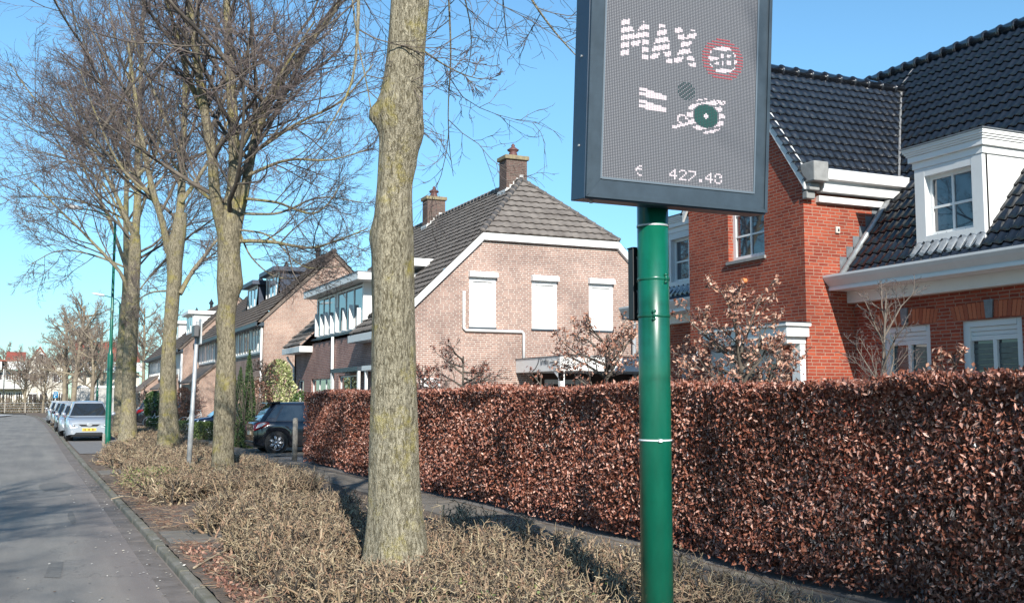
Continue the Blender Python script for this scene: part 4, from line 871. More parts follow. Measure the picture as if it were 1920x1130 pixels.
# ------------------------------------------------------------ pale half-hipped semi-detached house
def pale_house():
    XF, Y0, Y1 = 9.85, 30.3, 44.4; XR = 20.35; m = .955; XE = 9.35
    zr = lambda X: 6.95+m*(X-12.65)
    t = thing('brick_house', (XF, Y0, 0), 'pale pink brick house with half-hipped tiled gable and three shuttered windows', 'house')
    G = Pl('Y', Y0); F = Pl('X', XF)
    holes = [rect(12.2, 13.1, 3.93, 5.52), rect(14.38, 15.28, 3.93, 5.50), rect(16.48, 17.38, 3.94, 5.50), rect(ux(790, Y0), ux(826, Y0), -.0+.02, 2.32)]
    wall('wall', G, [(XF, -.1), (XR, -.1), (XR, zr(XF)-.12), (17.55, 6.72), (12.65, 6.72), (XF, zr(XF)-.12)], holes, .25, pale_brick, t)
    # facade
    yb = [(uy(585, XF), uy(621, XF)), (uy(560, XF), uy(571, XF)), (uy(636, XF), uy(674, XF))]
    fh = [rect(yb[0][1], yb[0][0], .8, 2.45), rect(yb[1][1], yb[1][0], 1.4, 2.45), rect(yb[2][1], yb[2][0], .1, 2.5)]
    wall('wall', F, [(Y0+.26, -.1), (Y1, -.1), (Y1, 3.7), (41.25, 3.7), (41.25, 3.86), (34.0, 3.86), (34.0, 3.7), (Y0+.26, 3.7)], fh, .25, purple_brick, t)
    b = MB(); b.box(XF, XR, Y1-.25, Y1, -.1, 3.7); b.box(XR-.25, XR, Y0+.26, Y1-.25, -.1, 3.7); b.prism([(XF, Y1-.25, 3.7), (XR, Y1-.25, 3.7), (15.1, Y1-.25, 8.9)], (0, .25, 0)); b.build('wall', pale_brick, t)
    for i, r in enumerate(fh): window(F, r[0][0], r[1][0], r[0][1], r[2][1], t, mull=(.33, .66) if i == 0 else ((.5,) if i == 2 else ()), pane=glass, sill=i < 2)
    # decorative white strips standing in front of the big facade windows
    # front slope
    sl_ = math.hypot(1, m); S = np.array((1, 0, m))/sl_; A = np.array((0, -1, 0.)); L = (15.1-XE)*sl_; YN, YF = Y0-.12, Y1+.12
    ship = (12.65-XE)*sl_
    def spn(s):
        nearY = YN if s < ship else YN+(s-ship)/sl_*(2.45/2.45)
        lo, hi = YF-YF, YF-nearY
        return lo, hi
    # the dormer and the stretch of wall below it replace the lowest rows between Y 34 and 41.25
    sd = (XF+.05-XE)*sl_
    tiles('roof', (XE, YF, zr(XE)), A, S, sd, lambda s: (0, YF-41.3), ctile, t, .3, .32, .035, .045, seed=2)
    tiles('roof', (XE, YF, zr(XE)), A, S, sd, lambda s: (YF-34.0, YF-YN), ctile, t, .3, .32, .035, .045, seed=3)
    tiles('roof', (XE, YF, zr(XE)), A, S, L, lambda s: spn(s) if s > sd-.01 else (0, -.1), ctile, t, .3, .32, .035, .045, seed=4)
    tiles('roof', (2*15.1-XE, YN, zr(XE)), -A, np.array((-1, 0, m))/sl_, L, lambda s: ((0 if s < ship else (s-ship)/sl_), YF-YN), ctile, t, .3, .32, .035, .045, seed=5)
    # hip
    Sh = np.array((0, 1, m))/sl_; Lh = 2.45*sl_
    tiles('roof', (12.6, YN, 6.95), (1, 0, 0), Sh, Lh, lambda s: (s/sl_, 5.0-s/sl_), ctile, t, .3, .33, .035, .048, seed=6)
    ridge_caps('ridge_tiles', (15.1, YN+2.45, 9.31), (15.1, YF, 9.31), ctile, t)
    ridge_caps('hip_tiles', (12.6, YN, 6.98), (15.1, YN+2.45, 9.33), ctile, t, .09); ridge_caps('hip_tiles', (17.6, YN, 6.98), (15.1, YN+2.45, 9.33), ctile, t, .09)
    # white verge boards
    v = MB(); h = np.array((0, 0, .0)); dn = np.array((m, 0, -1))/sl_
    def board(xa, za, xb, zb, hgt):
        v.prism([(xa, Y0-.14, za), (xb, Y0-.14, zb), (xb, Y0-.14, zb-hgt), (xa, Y0-.14, za-hgt)], (0, .14, 0))
    board(XE, zr(XE)-.02, 12.62, 6.93, .26); board(12.62, 6.93, 17.58, 6.93, .22); board(17.58, 6.93, 2*15.1-XE, zr(XE)-.02, .26)
    v.build('verge_board', white, t)
    # eaves
    e = MB()
    e.box(XE-.03, XF, Y0-.14, 34.05, zr(XE)-.27, zr(XE)-.03); e.box(XE-.03, XF, 41.2, YF, zr(XE)-.27, zr(XE)-.03)
    e.build('eave_fascia', off_white, t, bevel=.01)
    # dormer over both halves
    D = Pl('X', XF-.02); da, db = 33.98, 40.5; zb, zt = 3.9, 4.98+.16
    zt = float(at(593, 563, X=XF)[2])
    d = MB(); zb = float(at(593, 634, X=XF)[2])
    d.prism([(XF-.02, da, zb-.1), (XF-.02, da, zt+.05), (12.65+(zt-6.95)/m, da, zt+.05), (max(12.65+(zb-6.95)/m, XF+.15), da, zb-.1)], (0, .08, 0))
    d.prism([(XF-.02, db, zb-.1), (XF-.02, db, zt+.05), (12.65+(zt-6.95)/m, db, zt+.05), (max(12.65+(zb-6.95)/m, XF+.15), db, zb-.1)], (0, -.08, 0))
    d.each('dormer_cheek', white, t)
    mid = uy(631, XF, 600)
    for a0, a1 in ((da+.08, mid-.16), (mid+.16, db-.08)):
        wd = window(D, a0, a1, zb, zt, t, mull=(.34, .66), ins=.0, fw=.07, sill=False, bar=.07)
        c = MB()      # white vertical slats screening the lower panes
        for k, f in enumerate((.06, .36, .62, .92)):
            yy = a0+(a1-a0)*f; hh = (.75, .95, .85, 1.0)[k]*(zt-zb)*.62; c.prism([(XF-.16, yy-.05, zb+.04), (XF-.16, yy+.05, zb+.04), (XF-.16, yy+.05, zb+hh-.12), (XF-.16, yy, zb+hh), (XF-.16, yy-.05, zb+hh-.12)], (.13, 0, 0))
        c.each('slat', white, wd)
    c = MB(); c.pbox(D, mid-.16, mid+.16, zb, zt, -.1, -.03); c.build('dormer_panel', off_white, t)
    r = MB(); r.box(XF-.45, 12.7, 33.2, 41.0, zt+.052, zt+.30); r.build('dormer_roof', white, t, bevel=.01)
    r = MB(); r.box(XF-.47, 12.9, 33.18, 41.02, zt+.302, zt+.33); r.build('dormer_roof_edge', lead, t)
    s = MB(); s.box(XF-.06, XF+.0, da, db+.7, zb-.09, zb-.02); s.build('dormer_sill', charcoal, t)
    # porch canopies, drainpipes
    c = MB(); ya, yb_ = uy(626, XF-.6), uy(676, XF-.6); z = float(at(640, 697, X=XF-.6)[2]); c.box(XF-.7, XF-.001, yb_, ya, z-.02, z+.12); c.build('porch_canopy', charcoal, t)
    c = MB(); c.box(XF-.68, XF-.6, yb_-.02, yb_+.1, 0, z-.02); c.box(XF-.68, XF-.6, ya-.1, ya, 0, z-.02); c.box(XF-.68, XF-.6, yb_-.85, yb_-.75, 0, z+.05); c.box(XF-.7, XF-.001, yb_-2.2, yb_-.5, z-.02, z+.12); c.each('porch_post', pipe_w, t)
    p = MB(); y = uy(624, XF-.08); p.tube([(XF-.09, y, -.05), (XF-.09, y, zb-.1)], .055, 10); y = uy(552, XF-.08); p.tube([(XF-.09, y, -.05), (XF-.09, y, 3.0), (XF-.32, y, 3.3), (XF-.38, y, 3.45)], .05, 10); p.build('drainpipe', pipe_w, t, True)
    # gable windows with closed roller shutters
    for i, (a0, a1, b0, b1) in enumerate(((12.2, 13.1, 3.93, 5.52), (14.38, 15.28, 3.93, 5.50), (16.48, 17.38, 3.94, 5.50))):
        f = MB(); fw = .12
        f.pbox(G, a0, a0+fw, b0, b1, -.1, .012); f.pbox(G, a1-fw, a1, b0, b1, -.1, .012); f.pbox(G, a0+fw, a1-fw, b1-.14, b1, -.1, .008); f.pbox(G, a0+fw, a1-fw, b0, b0+.05, -.1, .008)
        wd = f.build('window', white, t)
        g = MB(); z = b0+.05
        while z < b1-.14:
            z2 = min(z+.055, b1-.14); g.pbox(G, a0+fw, a1-fw, z, z2-.006, -.07, -.035); z = z2
        g.pbox(G, a0+fw, a1-fw, b0+.05, b1-.14, -.08, -.06); g.build('roller_shutter', white, wd)
        g = MB(); g.prism([G.p(a0-.03, b1-.01, 0.001), G.p(a0-.03, b1+.17, .001), G.p(a0-.03, b1+.17, .10), G.p(a0-.03, b1+.12, .16), G.p(a0-.03, b1-.01, .16)], (a1-a0+.06, 0, 0)); g.build('shutter_box', white, wd, bevel=.006)
        g = MB(); g.pbox(G, a0-.02, a1+.02, b0-.05, b0-.003, -.1, .05); g.build('sill', charcoal, wd)
    gx0, gx1 = ux(790, Y0), ux(826, Y0)
    g = MB(); g.pbox(G, gx0, gx0+.12, .02, 2.32, -.12, .01); g.pbox(G, gx1-.12, gx1, .02, 2.32, -.12, .01); g.pbox(G, gx0+.12, gx1-.12, 2.18, 2.32, -.12, .01); dd = g.build('garage_door', white, t)
    g = MB()
    for k in range(9): g.pbox(G, gx0+.12, gx1-.12, .03+k*.24, .03+k*.24+.225, -.09, -.05)
    g.build('door_panel', off_white, dd)
    # white downpipe that crosses the gable
    p = MB(); a = at(870, 545, Y=Y0-.06); b_ = at(870, 618, Y=Y0-.06); c_ = at(982, 622, Y=Y0-.06); d_ = at(981, 672, Y=Y0-.06)
    zc = (b_[2]+c_[2])/2
    p.tube([(a[0], Y0-.06, a[2]), (a[0], Y0-.06, zc+.06), (a[0]+.06, Y0-.06, zc), (c_[0]-.06, Y0-.06, zc), (c_[0], Y0-.06, zc-.06), (c_[0], Y0-.06, 2.95)], .048, 8)
    p.build('drainpipe', pipe_w, t, True)
    # small gutter end and pipe on the far right corner
    g = MB(); gx = ux(1172, Y0-.3); gz = float(at(1172, 580, Y=Y0-.3)[2]); g.box(gx, gx+.6, Y0-.35, Y0-.01, gz-.12, gz+.1); g.build('gutter_end', lead, t)
    g = MB(); xx = ux(1190, Y0-.2); g.tube([(xx, Y0-.15, 0), (xx, Y0-.15, gz-.1)], .07, 10); g.build('drainpipe', steel, t)
    # chimneys
    for yc, wv in ((33.35, .40), (41.6, .40)):
        c = MB(); c.box(15.1-wv, 15.1+wv, yc-.32, yc+.32, 8.3, 10.12); ch = c.build('chimney', chim_brick, t)
        c = MB(); c.box(15.1-wv-.07, 15.1+wv+.07, yc-.39, yc+.39, 10.12, 10.27); c.build('cap', lichen_cap, ch, bevel=.02)
        c = MB(); c.lathe((15.1, yc, 10.27), [(.14, 0), (.16, .04), (.15, .15), (.11, .17), (.2, .24), (.22, .27), (.09, .36), (.06, .38), (.07, .44), (.02, .5)], 12); c.build('chimney_pot', M('clay_pot', (.12, .05, .045), .6), ch, True)
        c = MB()
        for k in range(5):      # stepped flashing where the shaft meets the slope
            c.box(15.1-wv-.012+.13*k, 15.1-wv-.012+.13*(k+1)+.02, yc-.334, yc-.318, zr(15.1-wv)-.1+.13*k*m, zr(15.1-wv)+.18+.13*k*m)
        c.box(15.1-wv-.06, 15.1-wv-.001, yc-.36, yc+.36, zr(15.1-wv)-.1, zr(15.1-wv)+.12); c.build('flashing', M('pale_flashing', (.6, .6, .58), .5), ch)
    # small things on the slope: hatch and white vent
    k = MB(); X0 = 11.4; k.prism([(X0, 31.9, zr(X0)+.06), (X0+.9, 31.9, zr(X0+.9)+.06), (X0+.9, 31.9, zr(X0+.9)+.26), (X0, 31.9, zr(X0)+.62)], (0, 1.0, 0))
    hp = at(790, 490, Y=33.5)
    k = MB(); Xh = 11.9; k.box(Xh-.75, Xh+.6, 33.0, 34.6, zr(Xh)-.1, zr(Xh)+.16); k.build('roof_hatch', white, t, bevel=.01)
    # carport with lettering
    x0 = ux(967, Y0); y0 = uy(1050, x0); cp = MB(); cp.box(x0, 19.4, y0, Y0-.001, 2.5, 2.92); 
    cr = cp.build('carport_roof', white, t, bevel=.008)
    cp = MB(); cp.box(x0-.02, 19.42, y0-.02, Y0-.001, 2.922, 2.95); cp.build('carport_edge', lead, cr)
    cp = MB(); cp.box(x0+.02, x0+.16, y0+.02, y0+.16, 0, 2.5); cp.prism([(x0+.02, y0+.02, 2.2), (x0+.02, y0+.02, 2.5), (x0+.02, y0+.5, 2.5)], (.1, 0, 0)); cp.build('carport_post', white, t)
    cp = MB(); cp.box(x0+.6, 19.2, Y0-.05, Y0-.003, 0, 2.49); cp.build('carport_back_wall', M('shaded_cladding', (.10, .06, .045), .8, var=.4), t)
    cp = MB(); cp.box(x0+1.0, x0+2.4, Y0-.10, Y0-.055, .05, 2.3); dr = cp.build('door', white, t); cp = MB(); cp.box(x0+1.15, x0+2.25, Y0-.12, Y0-.101, .9, 2.15); cp.build('pane', glass, dr)
    # lettering: strokes of thin tube on the fascia
    def stroke(pts, r=.008):
        q = MB(); P = [np.array((x0-.012, y0+(Y0-y0)*(1-u_), 2.5+.42*v_)) for u_, v_ in pts]; return P, r
    ink = M('sign_ink', (.03, .03, .035), .5); q = MB()
    def S_(pts, r=.007): q.tube([(x0-.010, Y0-(Y0-y0)*u_, 2.5+.42*v_) for u_, v_ in pts], r, 5)
    S_([(.40, .05), (.47, .25), (.53, .6), (.555, .95)], .012)                 # swoosh
    S_([(.595, .95), (.595, .5)]); S_([(.595, .5), (.615, .5)])                # l / b stem
    S_([(.62, .5), (.62, .78), (.64, .82), (.645, .72)]); S_([(.66, .5), (.655, .72), (.675, .8), (.685, .5)])
    S_([(.70, .98), (.70, .5)]); S_([(.70, .8), (.715, .82), (.72, .5)]); S_([(.73, .8), (.74, .55)]); S_([(.755, .8), (.755, .4), (.74, .33)])
    for r_ in range(2):
        z_ = .62-r_*.2; a_ = .79 if r_ == 0 else .82; n_ = 15 if r_ == 0 else 9
        for kx_ in range(n_): 
            if r_ == 1 and kx_ == 1: continue
            S_([(a_+kx_*.0125, z_-.04), (a_+kx_*.0125+.003, z_+.04)], .007); S_([(a_+kx_*.0125, z_+(.03 if kx_ % 2 else -.03)), (a_+kx_*.0125+.008, z_+(.03 if kx_ % 2 else -.03))], .005)
    q.build('fascia_lettering', ink, cr)
pale_house()

# ------------------------------------------------------------ the red brick house
def red_house():
    X1, X2 = 12.4, 13.5; Ya, Yb = 14.7, 18.35; Ym = (Ya+Yb)/2; zE, zA = 5.75, 8.25; m = 1.25; XE = 13.2
    zr = lambda X: 3.9+m*(X-XE); XR, zR = 17.25, 3.9+m*(17.25-XE); YN, YF = 3.5, 22.0
    t = thing('brick_house', (X1, Ya, 0), 'red brick house with black glazed roof tiles and white dormers behind the hedge', 'house')
    G = Pl('X', X1); F = Pl('X', X2); Sd = Pl('Y', Ya)
    ga0, ga1 = uy(1434, X1, 480), uy(1366, X1, 480); gz0, gz1 = float(at(1400, 480, X=X1)[2])-.05, 5.75
    pd0, pd1 = uy(1468, X1), uy(1325, X1)
    wall('wall', G, [(Ya, -.1), (Yb, -.1), (Yb, zE-.1), (Ym, zA-.1), (Ya, zE-.1)], [rect(ga0, ga1, gz0, gz1), rect(pd0, pd1, .05, 2.72)], .26, red_brick, t)
    b = MB(); b.box(X1+.262, XR, Ya, Ya+.24, -.1, zE-.1); b.box(X1+.262, XR-2, Yb-.24, Yb, -.1, zE-.1); b.each('wall', red_brick, t)
    wins = []
    for u0, u1, vt in ((1655, 1745, 612), (1803, 1918, 600)):
        wins.append((uy(u1, X2), uy(u0, X2)))
    wins.append((7.6, 9.7)); ztop = 2.93
    wall('wall', F, [(YN, -.1), (Ya-.002, -.1), (Ya-.002, 3.95), (YN, 3.95)], [rect(a, b_, .9, ztop) for a, b_ in wins], .26, red_brick, t)
    wall('wall', F, [(Yb+.002, -.1), (YF, -.1), (YF, 3.95), (Yb+.002, 3.95)], [], .26, red_brick, t)
    b = MB(); b.box(X2+.262, 21, YF-.25, YF, -.1, 3.9); b.prism([(X2+.1, YF-.25, 3.9), (21, YF-.25, 3.9), (XR, YF-.25, zR-.15)], (0, .25, 0)); b.box(X2+.262, 21, YN, YN+.25, -.1, 3.9); b.box(20.8, 21, YN, YF, -.1, 3.9); b.build('wall', red_brick, t)
    sl_ = math.hypot(1, m); S = np.array((1, 0, m))/sl_; XEe = XE-.05
    L = (XR-XEe)*sl_; A = np.array((0, 1., 0)); mg = (zA-zE)/(Ym-Ya)
    # main slope: cut out where the cross wing sits
    def _unused(s): return (0, Ya-YN+.0) if XEe+s/sl_ < 14.75 else (0, 0)
    def cut(s):
        X = XEe+s/sl_; z = zr(X)
        if z < zE: return 1e9
        return (z-zE)/mg            # half-width removed shrinks from the walls to the ridge of the wing
    def sp_near(s):
        X = XEe+s/sl_; z = zr(X); e = Ya if z <= zE else min(Ym, Ya+(z-zE)/mg)
        return (0, e-YN+ (0.0 if z <= zE else .1))
    def sp_far(s):
        X = XEe+s/sl_; z = zr(X); e = Yb if z <= zE else max(Ym, Yb-(z-zE)/mg)
        return (e-YN, YF-YN)
    O = (XEe, YN, zr(XEe))
    tiles('roof', O, A, S, L, sp_near, glazed, t, .195, .27, .036, .03, 'roll', 8, .0025, 7)
    tiles('roof', O, A, S, L, sp_far, glazed, t, .195, .27, .036, .03, 'roll', 6, .0025, 8)
    b = MB(); b.prism([(XR, YN, zR-.02), (21.3, YN, 3.9), (21.3, YN, 3.7), (XR, YN, zR-.2)], (0, YF-YN, 0)); b.build('roof_rear_slope', glazed, t)
    ridge_caps('ridge_tiles', (XR, YN, zR+.03), (XR, YF, zR+.03), glazed, t, .13, .36)
    # cross wing roof
    sg = math.hypot(1, mg); Lg = (Ym-Ya+.15)/1*sg; z0 = zE-.15*mg
    XV = lambda z: XE+(z-3.9)/m
    for side in (0, 1):
        Sg = np.array((0, 1 if side == 0 else -1, mg))/sg; Og = (X1-.10, Ya-.15 if side == 0 else Yb+.15, z0+.03)
        tiles('roof', Og, (1, 0, 0), Sg, Lg, lambda s: (0, XV(z0+s*mg/sg)-(X1-.10)+.12), glazed, t, .195, .235, .03, .026, 'wave', 8, .0025, 9+side)
    ridge_caps('ridge_tiles', (X1-.1, Ym, zA+.05), (XV(zA)+.1, Ym, zA+.05), glazed, t, .12, .36)
    # valley and stepped lead
    v = MB()
    pa, pb = np.array((XV(zE), Ya, zE)), np.array((XV(zA), Ym, zA)); v.tube([pa+(0, -.02, .08), (pa+pb)/2+(0, 0, .085), pb+(0, 0, .07)], .022, 5)
    v.build('valley_mortar', M('valley_mortar', (.3, .3, .3), .9, var=.6, vscale=25), t)
    v = MB(); n = 9
    for i in range(n):
        xa = XEe+.05+(XV(zE)-XEe-.1)*i/n; xb = XEe+.05+(XV(zE)-XEe-.1)*(i+1)/n
        v.prism([(xa, Ya-.008, zr(xa)-.05), (xb+.02, Ya-.008, zr(xb)-.03), (xb+.02, Ya-.008, zr(xb)+.17), (xa, Ya-.008, zr(xb)+.17)], (0, .006, 0))
    v.build('stepped_flashing', lead, t)
    v = MB(); v.tube([(XEe, Ya-.10, zr(XEe)+.09), (XV(zE), Ya-.10, zE+.09)], [.06, .06], 8); v.build('lead_gutter', M('pale_lead', (.42, .44, .45), .4, metal=.4, var=.4, vscale=14), t, True)
    # gutters, friezes
    def cornice(y0, y1, near_end=True):
        XEe = XE-.25
        g = MB()
        g.prism([(XEe-.02, y0, 3.68), (XEe-.02, y0, 3.70), (XEe-.12, y0, 3.80), (XEe-.16, y0, 3.86), (XEe-.16, y0, 3.9), (XEe+.18, y0, 3.87), (XEe+.18, y0, 3.68)], (0, y1-y0, 0)); g.build('gutter', off_white, t)
        g = MB(); g.box(XEe-.03, X2-.001, y0, y1, 3.63, 3.678); g.box(X2-.16, X2-.001, y0, y1, 3.42, 3.628); g.build('frieze', white, t)
    cornice(YN, Ya-.003); cornice(Yb+.003, YF)
    g = MB(); zc = zE-.05
    g.prism([(X1+.28, Ya-.02, zc-.3), (X1+.28, Ya-.2, zc-.3), (X1+.28, Ya-.24, zc-.12), (X1+.28, Ya-.34, zc-.1), (X1+.28, Ya-.37, zc+.08), (X1+.28, Ya-.1, zc+.08), (X1+.28, Ya-.02, zc+.0)], (XV(zc)-X1-.33, 0, 0)); g.build('gutter', white, t)
    g = MB(); g.box(X1+.28, 14.35, Ya-.1, Ya-.001, zc-.47, zc-.36); g.build('frieze', white, t)
    g = MB(); g.box(X1-.06, X1+.27, Ya-.38, Ya-.002, zc-.16, zc+.2); g.box(X1-.03, X1+.2, Ya-.22, Ya-.002, zc-.30, zc-.162); g.box(X1-.03, X1+.16, Ya-.14, Ya-.002, zc-.44, zc-.302); g.build('stone_corbel', concrete, t, bevel=.02)
    g = MB(); g.tube([(14.42, Ya-.12, zc-.3), (14.42, Ya-.12, zc-.55), (14.5, Ya-.12, zc-.62)], .04, 8); g.build('drainpipe', lead, t, True)
    c = MB()      # coping along the gable
    for ya_, sgn in ((Ya, 1), (Yb, -1)):
        p0 = np.array((X1-.03, ya_-sgn*.12, zE-.12)); p1 = np.array((X1-.03, Ym, zA+.04)); c.prism([p0, p1, p1+(0, 0, -.22), p0+(0, 0, -.2)], (-.05, 0, 0)); c.prism([p0+(.0, 0, .02), p1+(0, 0, .02), p1, p0], (.12, 0, 0))
    c.build('gable_coping', off_white, t)
    # gable window
    w_ = window(G, ga0, ga1, gz0, gz1, t, mull=(.5,), trans=(.36, .68), ins=.12, fw=.09, bar=.035, pane=M('reflecting_glass', (.03, .04, .055), .02, spec=1, coat=1))
    # ground floor windows under brick arches
    for a, b_ in wins:
        f = MB(); fw = .13
        f.pbox(F, a+.003, a+fw, .9, ztop, -.18, -.05); f.pbox(F, b_-fw, b_-.003, .9, ztop, -.18, -.05); f.pbox(F, a+fw, b_-fw, ztop-.1, ztop-.003, -.18, -.04)
        f.pbox(F, a+fw, b_-fw, ztop-.17, ztop-.105, -.18, -.07); f.pbox(F, a+fw, b_-fw, ztop-.24, ztop-.175, -.18, -.09); f.pbox(F, a+fw, b_-fw, ztop-.32, ztop-.245, -.18, -.08)
        f.pbox(F, a+fw, b_-fw, 1.78, 1.86, -.18, -.08); f.pbox(F, a+fw, b_-fw, .9, .98, -.18, -.08); mid = (a+b_)/2; f.pbox(F, mid-.035, mid+.035, .98, 1.78, -.18, -.082); f.pbox(F, mid-.035, mid+.035, 1.86, ztop-.32, -.18, -.082)
        wd = f.build('window', off_white, t)
        p = MB(); p.pbox(F, a+fw-.01, b_-fw+.01, .95, ztop-.3, -.155, -.14); p.build('pane', glass, wd)
        bl = MB(); 
        for k in range(5): bl.pbox(F, a+fw, mid-.04, ztop-.36-.085*(k+1), ztop-.36-.085*k-.008, -.138, -.13+.004*(k % 2)); bl.pbox(F, mid+.04, b_-fw, ztop-.36-.085*(k+1), ztop-.36-.085*k-.008, -.138, -.13+.004*(k % 2))
        bl.build('roman_blind', M('grey_blind', (.075, .09, .095), .25, spec=.8, var=.3, vscale=8), wd)
        s = MB(); s.pbox(F, a-.03, b_+.03, .82, .897, -.1, .05); s.build('sill', concrete, wd)
        ar = MB(); n = 18; w2 = (b_-a)/2+.14
        for i in range(n):
            x0 = mid-w2+2*w2*i/n+.006; x1 = mid-w2+2*w2*(i+1)/n-.006; sp = .05
            if i == 9: ar.build('arch', arch_m, wd); ar = MB()
            if i in (8, 9): continue
            xt0, xt1 = mid+(x0-mid)*1.09, mid+(x1-mid)*1.09; rise = .04*(1-((x0+x1)/2-mid)**2/w2**2)
            ar.prism([F.p(x0, ztop+.012+rise*.5, .001), F.p(x1, ztop+.012+rise*.5, .001), F.p(xt1, ztop+.24+rise, .001), F.p(xt0, ztop+.24+rise, .001)], (-.006, 0, 0))
        ar.build('arch', arch_m, wd)
        ks = MB(); ks.prism([F.p(mid-.06, ztop+.02, .001), F.p(mid+.06, ztop+.02, .001), F.p(mid+.085, ztop+.31, .001), F.p(mid-.085, ztop+.31, .001)], (-.03, 0, 0)); ks.build('keystone', lead, wd)
    # porch
    pr = MB(); zp = float(at(1475, 632, X=X1-.5)[2]); pa_, pb_ = uy(1476, X1-.5), uy(1318, X1-.5)
    pr.box(X1-.5, X1-.001, pa_, pb_, zp+.02, zp+.2); pr.box(X1-.56, X1-.001, pa_-.06, pb_+.06, zp+.202, zp+.26); pr.box(X1-.42, X1-.001, pa_+.1, pb_-.1, zp-.1, zp+.018); po = pr.build('porch_roof', white, t, bevel=.006)
    q = MB(); q.box(X1-.57, X1-.001, pa_-.07, pb_+.07, zp+.262, zp+.275); q.build('porch_edge', charcoal, po)
    q = MB()
    for yy in (pa_+.12, pb_-.34): q.box(X1-.12, X1-.001, yy, yy+.22, 0, zp-.1)
    q.each('pilaster', white, t)
    dw = MB(); dw.pbox(G, pd0+.003, pd0+.75, .05, 2.71, -.14, -.09); dw.pbox(G, pd1-.75, pd1-.003, .05, 2.71, -.14, -.09); dw.pbox(G, pd0+.75, pd1-.75, 2.2, 2.71, -.14, -.09); do = dw.build('door_frame', off_white, t)
    q = MB(); q.pbox(G, pd0+.28, pd0+.6, .9, 2.35, -.088, -.08); q.pbox(G, pd1-.6, pd1-.28, .9, 2.35, -.088, -.08); q.pbox(G, pd0+.9, pd1-.9, 2.28, 2.6, -.088, -.08); q.build('pane', glass, do)
    q = MB(); q.pbox(G, pd0+.75, pd1-.75, .05, 2.2, -.2, -.13); dr = q.build('door', M('door_paint', (.03, .035, .04), .35), t); q = MB(); q.lathe(G.p(pd0+.9, 1.0, -.1), [(.02, 0), (.03, .02), (.02, .05)], 8); q.build('handle', steel, dr)
    # dormers
    def dormer(y0, y1):
        D = Pl('X', X2-.02); zb, zt = 4.36, 5.52; yy0, yy1 = y0, y1
        c = MB(); X0 = X2-.02
        for y in (yy0, yy1-.1): c.prism([(X0+.06, y, zr(X0)-.05), (X0+.06, y, zt+.05), (XE+(zt-3.9)/m+.08, y, zt+.05)], (0, .1, 0))
        c.each('dormer_cheek', white, t)
        f = MB(); f.pbox(D, yy0, yy0+.22, zb-.1, zt+.05, -.1, .02); f.pbox(D, yy1-.22, yy1, zb-.1, zt+.05, -.1, .02); f.pbox(D, yy0+.22, yy1-.22, zb-.1, zb+.05, -.1, .02); f.pbox(D, yy0+.22, yy1-.22, zt-.1, zt+.05, -.1, .018)
        f.pbox(D, yy0-.03, yy1+.03, zb-.16, zb-.1, -.06, .05); f.build('dormer_front', off_white, t, bevel=.004)
        window(D, yy0+.22, yy1-.22, zb+.05, zt-.1, t, mull=(.5,), trans=(.47,), ins=.09, fw=.06, bar=.04, sill=False, pane=bpy.data.materials.get('reflecting_glass'))
        r = MB(); XB = XE+(zt+.5-3.9)/m
        r.box(X0-.03, XB, yy0-.03, yy1+.03, zt+.052, zt+.17); r.box(X0-.08, XB, yy0-.08, yy1+.08, zt+.172, zt+.27); 
        
        for zz, o_ in ((.274, .10), (.308, .12), (.342, .14), (.376, .15)): r.box(X0-o_, XB+.05, yy0-o_, yy1+o_, zt+zz, zt+zz+.032)
        r.build('dormer_cornice', white, t, bevel=.004)
        r = MB(); r.box(X0-.17, XB+.1, yy0-.17, yy1+.17, zt+.410, zt+.43); r.build('dormer_roof', lead, t)
        r = MB(); n = 8
        for k in range(n):
            yk = yy0-.02+(yy1-yy0+.06)*k/n; w3 = (yy1-yy0+.06)/n; xk = X0-.01; yc = yk+w3/2; pr = []
            for a_ in np.linspace(0, math.pi, 7): pr.append((yc-w3*.48*math.cos(a_), .035+.05*math.sin(a_)))
            r.prism([(xk-.17, y_, zr(xk-.17)+h_) for y_, h_ in pr], (.16, 0, .16*m))
        r.build('lead_apron', bpy.data.materials['pale_lead'], t, bevel=.012)
    dormer(uy(1850, X2, 430), uy(1721, X2, 430)); dormer(Yb+.95, Yb+2.55); dormer(5.6, 7.2)
    # small fittings
    kb = at(1394, 526, X=X1-.06); s = MB(); s.tube([(X1-.001, kb[1], kb[2]), (X1-.09, kb[1], kb[2])], [.045, .055], 12); s.build('wall_knob', M('orange_cap', (.7, .25, .1), .5), t)
    kb = at(1571, 431, Y=Ya-.03); s = MB(); s.box(kb[0]-.045, kb[0]+.045, Ya-.045, Ya-.001, kb[2]-.06, kb[2]+.06); s.build('sensor_box', M('beige_plastic', (.6, .55, .48), .5), t, bevel=.008)
    s = MB(); s.box(kb[0]-.015, kb[0]+.02, Ya-.052, Ya-.046, kb[2]-.03, kb[2]+.02); s.build('sensor_plate', charcoal, t)
    kb = at(1487, 681, X=X1-.05); s = MB(); s.box(X1-.08, X1-.001, kb[1]-.09, kb[1]+.09, kb[2]-.08, kb[2]+.09); s.build('bell_box', blackm, t, bevel=.02)
    s = MB(); s.tube([(X1-.081, kb[1], kb[2]), (X1-.09, kb[1], kb[2])], .05, 12); s.build('bell_button', steel, t)
    # glass pane at the recess beside the door wing
    s = MB(); yy = uy(1294, X1-.1); s.box(X1-.16, X1-.08, Yb+.0, Yb+.1, 0, 2.62); s.build('trellis_post', M('blue_grey_paint', (.25, .28, .32), .5), t)
    return t
red_house()
